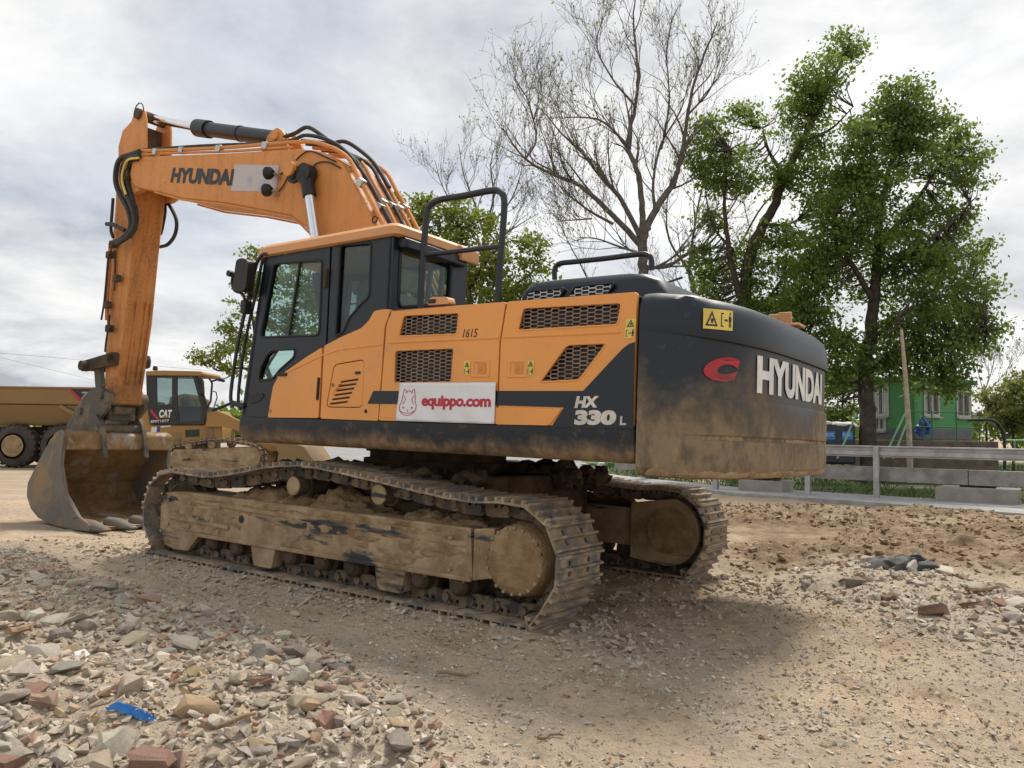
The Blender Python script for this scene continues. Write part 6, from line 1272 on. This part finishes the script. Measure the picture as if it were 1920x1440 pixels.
def stone(me, x, y, sz, tone, label, cat, group, nm, flat=1.0, sink=.22, rz=None, sx_=1.0):
    o = bpy.data.objects.new(nm, me); C.objects.link(o); o.scale = (sz*sx_, sz, sz*flat); o.rotation_euler = (random.gauss(0, .25), random.gauss(0, .25), random.uniform(0, 6.28) if rz is None else rz)
    zs = [v_.co.z for v_ in me.vertices]; o.location = (x, y, float(gz(x, y))+sz*flat*(-min(zs)-sink*(max(zs)-min(zs)))); k = random.uniform(.85, 1.15); c_ = TONES[tone]; o.color = tuple(min(1, q*k*random.uniform(.95, 1.05)) for q in c_)+(1,)
    tag(o, label, cat, group); return o
special = [(140, 1180, 72, 'pale', 'broad pale flat stone on the rubble, largest light slab there', .6), (42, 1325, 78, 'pale', 'big whitish angular lump beside a dark grey lump in the rubble', .9), (120, 1315, 72, 'darkgrey', 'smooth dark grey lump with a hollow in the rubble', .7), (190, 1432, 104, 'tan', 'biggest rounded tan lump near the blue wrapper', .75), (112, 1212, 52, 'darkgrey', 'dark grey rock behind the pale flat slab in the rubble', .95), (80, 1242, 72, 'tan', 'low tan slab stone lying among grey rubble', .5), (50, 1268, 112, 'tan', 'long tan slab lying behind the whitish angular lump', .4), (665, 1330, 64, 'pale', 'pale chunk at the tip of the rubble spread', .7), (735, 1330, 66, 'grey', 'low grey slab stone at the edge of the packed dirt', .5), (640, 1368, 66, 'purple', 'purplish flat stone at the tip of the rubble spread', .6), (500, 1305, 62, 'purple', 'long purplish stone by the white shard in the rubble', .5), (752, 1380, 52, 'ochre', 'flat orange ochre stone lying on packed dirt', .4), (1602, 1112, 42, 'darkgrey', 'rounded dark grey stone left of the black plastic sheet', .8), (20, 1360, 66, 'tan', 'tan block stone below the whitish angular lump', .8), (25, 1420, 70, 'tan', 'rough tan stone left of the biggest rounded lump', .7), (470, 1420, 60, 'grey', 'squared grey stone near the stick in the rubble', .8), (330, 1250, 50, 'grey', 'grey stone in the middle of the rubble spread', .7), (640, 1290, 40, 'grey', 'small grey stone beside the pale chunk at the spread tip', .7)]
random.seed(12)
for i, (px, py, wpx, tone, lab, fl) in enumerate(special):
    p = ground_at(px, py); stone(HULLS[i % 18], p.x, p.y, wpx*p.y/F_PX*1.08, tone, lab, 'stone', None, 'rubble_stone', fl, .2, rz=random.uniform(-.3, .3))
for px, py, wpx, tone, lab in ((285, 1432, 66, 'brick', 'largest dark red brick fragment below the blue wrapper'), (276, 1150, 46, 'pink', 'pink brick fragment at the upper edge of the rubble'), (80, 1356, 46, 'pink', 'pinkish mortar stained brick fragment among tan rubble'), (488, 1325, 36, 'brick', 'deep red glazed shard beside the white shard in rubble'), (215, 1333, 34, 'pink', 'orange brick fragment above the blue wrapper'), (1668, 1140, 26, 'brick', 'red brick shard on the pale stone heap by the black sheet')):
    p = ground_at(px, py); stone(random.choice(BRICKS), p.x, p.y, wpx*p.y/F_PX, tone, lab, 'brick', None, 'brick_fragment', 1, .15, rz=random.uniform(-.6, .6))
def sample(poly, n, seed, margin=0.0, mind=.06):
    r = np.random.default_rng(seed); xs = [p[0] for p in poly]; ys = [p[1] for p in poly]; out = []
    while len(out) < n:
        c_ = r.random((n*4, 2))*[max(xs)-min(xs), max(ys)-min(ys)]+[min(xs), min(ys)]; d = polydist(poly, c_[:, 0], c_[:, 1]); out += c_[d > margin].tolist()
    return out[:n]
SEEN_L = poly_px([(-20, 1060), (200, 1095), (330, 1130), (470, 1180), (610, 1240), (740, 1315), (800, 1380), (820, 1445), (-20, 1445)])
pl_ = {'tan': .24, 'grey': .30, 'pale': .22, 'darkgrey': .06, 'brick': .05, 'pink': .08, 'ochre': .05, 'purple': .04}
def pick(r): 
    q = r.random(); s = 0
    for k, w_ in pl_.items():
        s += w_
        if q < s: return k
    return 'tan'
WORD = dict(tan='tan', grey='grey', pale='pale whitish', darkgrey='dark grey', brick='red', pink='pink', ochre='ochre', purple='purplish')
for poly, n_, place, seed, (s0, s1) in ((SEEN_L, 205, 'strewn in the rubble spread left of the packed dirt', 1, (.07, .25)), (HEAP_R, 70, 'in the pale stone heap beside the black sheet', 2, (.08, .26))):
    r = random.Random(seed)
    for i, (x, y) in enumerate(sample(poly, n_, seed, .02)):
        tone = pick(r) if seed == 1 else r.choice(['pale', 'pale', 'pale', 'tan', 'grey', 'pink', 'brick']); sz = s0+(s1-s0)*r.random()**2.0
        b = tone in ('brick', 'pink')
        stone(r.choice(BRICKS+HULLS[:6] if b else HULLS), x, y, sz*(.75 if b else 1), tone, f"small {WORD[tone]} {'brick fragment' if b else 'rubble stone'} {place}", 'brick' if b else 'stone', f"{'brick fragments' if b else 'rubble stones'} {place}", 'brick_fragment' if b else 'rubble_stone', 1, .36)
def scatter(name, label, cat, P, S, cols, seed, npt=8, sink=.32, fl=None):
    r = np.random.default_rng(seed); lib = []
    for k in range(9):
        bm = hull(npt+k % 3, 500+seed*20+k, fl or (1, r.uniform(.6, 1), r.uniform(.4, .75))); bm.verts.ensure_lookup_table(); bm.verts.index_update(); lib.append((np.array([q.co[:] for q in bm.verts]), np.array([[q.index for q in f.verts] for f in bm.faces]))); bm.free()
    V_ = []; F_ = []; T_ = []; off = 0; P = np.asarray(P); S = np.asarray(S); which = r.integers(0, 9, len(P)); z = gz(P[:, 0], P[:, 1])
    for k in range(9):
        ix = np.where(which == k)[0]; v0, f0 = lib[k]; m_ = len(ix)
        if not m_: continue
        a = r.uniform(0, 6.28, m_); ca_, sa_ = np.cos(a), np.sin(a); tl = r.normal(0, .3, m_)
        vx = v0[None, :, 0]*ca_[:, None]-v0[None, :, 1]*sa_[:, None]; vy = v0[None, :, 0]*sa_[:, None]+v0[None, :, 1]*ca_[:, None]; vz = v0[None, :, 2]+vx*tl[:, None]
        s_ = S[ix][:, None]; vv = np.stack([vx*s_+P[ix, 0][:, None], vy*s_+P[ix, 1][:, None], vz*s_+(z[ix]+S[ix]*.3*(1-2*sink))[:, None]], -1)
        V_.append(vv.reshape(-1, 3)); F_.append((f0[None]+(np.arange(m_)*len(v0))[:, None, None]+off).reshape(-1, 3)); T_.append(np.repeat(cols[ix], len(v0), 0)); off += m_*len(v0)
    V_ = np.concatenate(V_).astype(np.float32); F_ = np.concatenate(F_).astype(np.int32); T_ = np.concatenate(T_)
    me = bpy.data.meshes.new(name); me.vertices.add(len(V_)); me.vertices.foreach_set('co', V_.ravel()); me.loops.add(F_.size); me.loops.foreach_set('vertex_index', F_.ravel()); me.polygons.add(len(F_)); me.polygons.foreach_set('loop_start', np.arange(0, F_.size, 3, dtype=np.int32)); me.polygons.foreach_set('loop_total', np.full(len(F_), 3, np.int32)); me.polygons.foreach_set('use_smooth', np.zeros(len(F_), bool)); me.update()
    at = me.color_attributes.new('tone', 'FLOAT_COLOR', 'POINT'); at.data.foreach_set('color', np.c_[T_, np.ones(len(T_))].astype(np.float32).ravel()); me.materials.append(M['pebble']); o = bpy.data.objects.new(name, me); C.objects.link(o); tag(o, label, cat, kind='stuff'); return o
def colours(n, seed, names, wts, dust=(.50, .41, .30), k=.42):
    r = np.random.default_rng(seed); base = np.array([TONES[q] for q in names]); c_ = base[r.choice(len(names), n, p=np.array(wts)/sum(wts))]*r.uniform(.75, 1.2, (n, 1)); return c_*(1-k)+np.array(dust)*k
names = ['tan', 'grey', 'pale', 'darkgrey', 'brick', 'pink', 'ochre', 'purple']
P = sample(HEAP_L, 17000, 11, -.0); r = np.random.default_rng(1); S = .010+.085*r.random(len(P))**2.9
scatter('loose_rubble', 'loose small rubble filling the stone spread on the left', 'rubble', P, S, colours(len(P), 2, names, (.28, .27, .24, .05, .05, .07, .03, .01)), 1)
# thinner grit over the packed dirt
c_ = np.c_[r.uniform(-5.5, 6.5, 90000), 2.6+11*r.random(90000)**2.0]; ex, ey = exc_xy(c_[:, 0], c_[:, 1]); under = (np.abs(ex) < 2.45) & (np.abs(np.abs(ey)-1.34) < .33)
keep = ~under & ((vnoise(c_[:, 0]*1.1, c_[:, 1]*1.1, 80) + .8*vnoise(c_[:, 0]*3.3, c_[:, 1]*3.3, 81)) > r.uniform(-.45, .35, len(c_))) & (polydist(SOIL_R, c_[:, 0], c_[:, 1]) < .2)
c_ = c_[keep][:30000]; S = .007+.045*r.random(len(c_))**3.6
scatter('gravel', 'fine gravel and chips scattered over the packed dirt', 'gravel', c_, S, colours(len(c_), 3, names, (.32, .28, .24, .08, .04, .03, .03, .01), k=.3), 2)
c_ = np.c_[r.uniform(-1, 6, 2600), 2.7+6*r.random(2600)**1.5]; c_ = c_[vnoise(c_[:, 0]*.8, c_[:, 1]*.8, 83) > -.1]; c_ = c_[(np.abs(exc_xy(c_[:, 0], c_[:, 1])[0]+.2) > 2.9)]
TONES['straw'] = (.50, .40, .25)
c2_ = np.c_[r.uniform(-3.2, 4.6, 60000), 2.6+4.6*r.random(60000)**1.3]; ex, ey = exc_xy(c2_[:, 0], c2_[:, 1]); k2 = ~((np.abs(ex) < 2.5) & (np.abs(np.abs(ey)-1.34) < .36)) & (polydist(HEAP_L, c2_[:, 0], c2_[:, 1]) < .1) & ((.7*vnoise(c2_[:, 0]*1.9, c2_[:, 1]*1.9, 84)+vnoise(c2_[:, 0]*.7, c2_[:, 1]*.7, 85)) > r.uniform(-.5, .5, len(c2_)))
c2_ = c2_[k2][:20000]; scatter('stone_chips', 'small pale stone chips pressed into the dirt before the machine', 'gravel', c2_, .008+.03*r.random(len(c2_))**2.4, colours(len(c2_), 9, names, (.30, .26, .32, .05, .03, .02, .02, .0), k=.2), 7, 7, .38)
scatter('straw', 'dry straw and splinters strewn over the bare dirt', 'straw', c_, .03+.09*r.random(len(c_))**2, colours(len(c_), 8, ['straw', 'tan'], (.7, .3), k=.2), 6, 8, .1, (1, .08, .07))
P = sample(HEAP_R, 1500, 13, -.15); S = .02+.09*r.random(len(P))**2.6
scatter('loose_rubble', 'loose pale rubble round the black plastic sheet', 'rubble', P, S, colours(len(P), 4, ['pale', 'tan', 'grey', 'pink'], (.55, .25, .15, .05)), 3)
TONES['soil'] = (.19, .12, .065); TONES['soil2'] = (.29, .19, .11)
P = np.array(sample(SOIL_R, 7500, 14, -.4)); ex, ey = exc_xy(P[:, 0], P[:, 1]); P = P[~((np.abs(ex) < 2.55) & (np.abs(np.abs(ey)-1.34) < .4))]; S = .014+.12*r.random(len(P))**4; ck = vnoise(P[:, 0]*.55+4, P[:, 1]*.8, 14) > -.08; P = P[ck]; S = S[ck]
scatter('soil_clods', 'brown soil clods on the churned earth by the path', 'soil', P, S, colours(len(P), 5, ['soil', 'soil2', 'tan'], (.4, .45, .15), dust=(.29, .205, .13), k=.5), 4, 12, .35)
# spilled earth and stones round the track ends
q = []
for ex0, ey0, n_, sp_ in ((-2.6, 1.34, 500, .45), (-2.65, -1.34, 800, .55), (-1.2, 0, 900, .8), (0.4, 1.85, 900, 1.2), (2.5, 1.5, 300, .5)):
    for _ in range(n_):
        p = EXC_M @ Vector((ex0+random.gauss(0, sp_*(1.3 if n_ == 900 else .6)), ey0+random.gauss(0, .16 if ey0 > 1.5 else .3), 0)); l_ = EXC_I @ p
        if abs(l_.x) < 2.3 and abs(abs(l_.y)-1.34) < .33: continue
        q.append((p.x, p.y))
q = np.array(q); S = .012+.085*r.random(len(q))**3
scatter('spilled_stones', 'crushed stones and earth spilled round the excavator tracks', 'rubble', q, S, colours(len(q), 6, names, (.4, .36, .12, .06, .03, .01, .01, .01), k=.5), 5)
# sticks and splinters
M['wood'] = plain('splintered_wood', (.26, .18, .11), .85, 0, .35, 12, .4)
for (a, b), (c2, d2), rr, lab in (((400, 1398), (480, 1385), .011, 'broken wooden stick lying across stones in the rubble'), ((400, 1232), (428, 1215), .010, 'short brown wooden splinter near the packed dirt'), ((1010, 1395), (1058, 1382), .008, 'thin dark stick lying on the bare packed dirt'), ((820, 1270), (892, 1266), .010, 'crooked grey stick lying flat before the track'), ((14, 1235), (62, 1203), .020, 'pale tan wooden batten piece among the tan slabs'), ((1812, 1135), (1872, 1128), .022, 'brown branch lying across the pale stone heap'), ((395, 1355), (415, 1338), .006, 'thin curved twig beside yellowish stone in rubble')):
    p0, p1 = ground_at(a, b), ground_at(c2, d2); P = []
    for k in range(5): p = p0.lerp(p1, k/4)+Vector((random.gauss(0, .006), random.gauss(0, .006), 0)); P.append(Vector((p.x, p.y, float(gz(p.x, p.y))+rr*1.6+random.uniform(0, .008)+(.035 if polydist(HEAP_L, p.x, p.y) > 0 else 0))))
    mb = MB(); mb.tube(P, [rr, rr*1.1, rr, rr*.9, rr*.6], 7); o = mb.build('stick', M['wood'], None); tag(o, lab, 'stick')
# white shard, blue wrapper, black sheet
def crumple(name, px, py, wm, dm, hm, m, label, cat, seed, n=26, rz=0):
    r = np.random.default_rng(seed); p = ground_at(px, py); mb = MB(); vs_ = []
    for j in range(n+1):
        for i in range(n+1):
            u, v = i/n-.5, j/n-.5; rad = max(abs(u), abs(v))*2
            f = lambda s, k: float(vnoise(np.array([u*s+seed*3.1]), np.array([v*s+seed]), k)[0])
            h_ = hm*max(0, (1-rad**2.2))*(.6+1.1*abs(f(4, 91))+.5*abs(f(9, 92)))+.012*abs(f(22, 93)); x = wm*(u*(1+.5*f(3, 94))+.08*f(9, 95)); y = dm*(v*(1+.6*f(3, 96))+.08*f(9, 97))
            c_, s_ = math.cos(rz), math.sin(rz); X, Y = x*c_-y*s_, x*s_+y*c_; vs_.append((X, Y, float(gz(p.x+X, p.y+Y))-p.z+h_+.012))
    mb.add(vs_, [(j*(n+1)+i, j*(n+1)+i+1, (j+1)*(n+1)+i+1, (j+1)*(n+1)+i) for j in range(n) for i in range(n)]); o = mb.build(name, m, None, smooth=40); o.location = p; tag(o, label, cat); return o
crumple('plastic_sheet', 1700, 1092, .80, .45, .13, plain('black_plastic', (.016, .015, .017), .68, 0, .3, 6, .3), 'crumpled black plastic sheet lying behind the pale stone heap', 'plastic sheet', 3, rz=-.15)
crumple('blue_wrapper', 247, 1368, .20, .028, .03, plain('blue_plastic', (.01, .17, .52), .35, 0, .25, 20, .2), 'torn bright blue plastic wrapper lying on the rubble', 'wrapper', 5, rz=-.1)
mb = MB(); p = ground_at(500, 1318); mb.prism([(-.04, -.028), (.036, -.025), (.05, .014), (.0, .038), (-.042, .02)], 0, .012, 'xy'); o = mb.build('ceramic_shard', M['white'], None, bevel=.002); o.location = p+Vector((0, 0, .10)); o.rotation_euler = (.5, .1, .3); tag(o, 'clean white ceramic shard by the red glazed shard in rubble', 'shard')
mb = MB(); p = ground_at(150, 1263); mb.prism([(-.034, -.034), (.04, -.02), (.034, .034), (-.02, .04)], 0, .01, 'xy'); o = mb.build('ceramic_shard', M['white'], None, bevel=.002); o.location = p+Vector((0, 0, .09)); o.rotation_euler = (.45, -.2, .8); tag(o, 'white shard lying on tan slabs high in the rubble', 'shard')
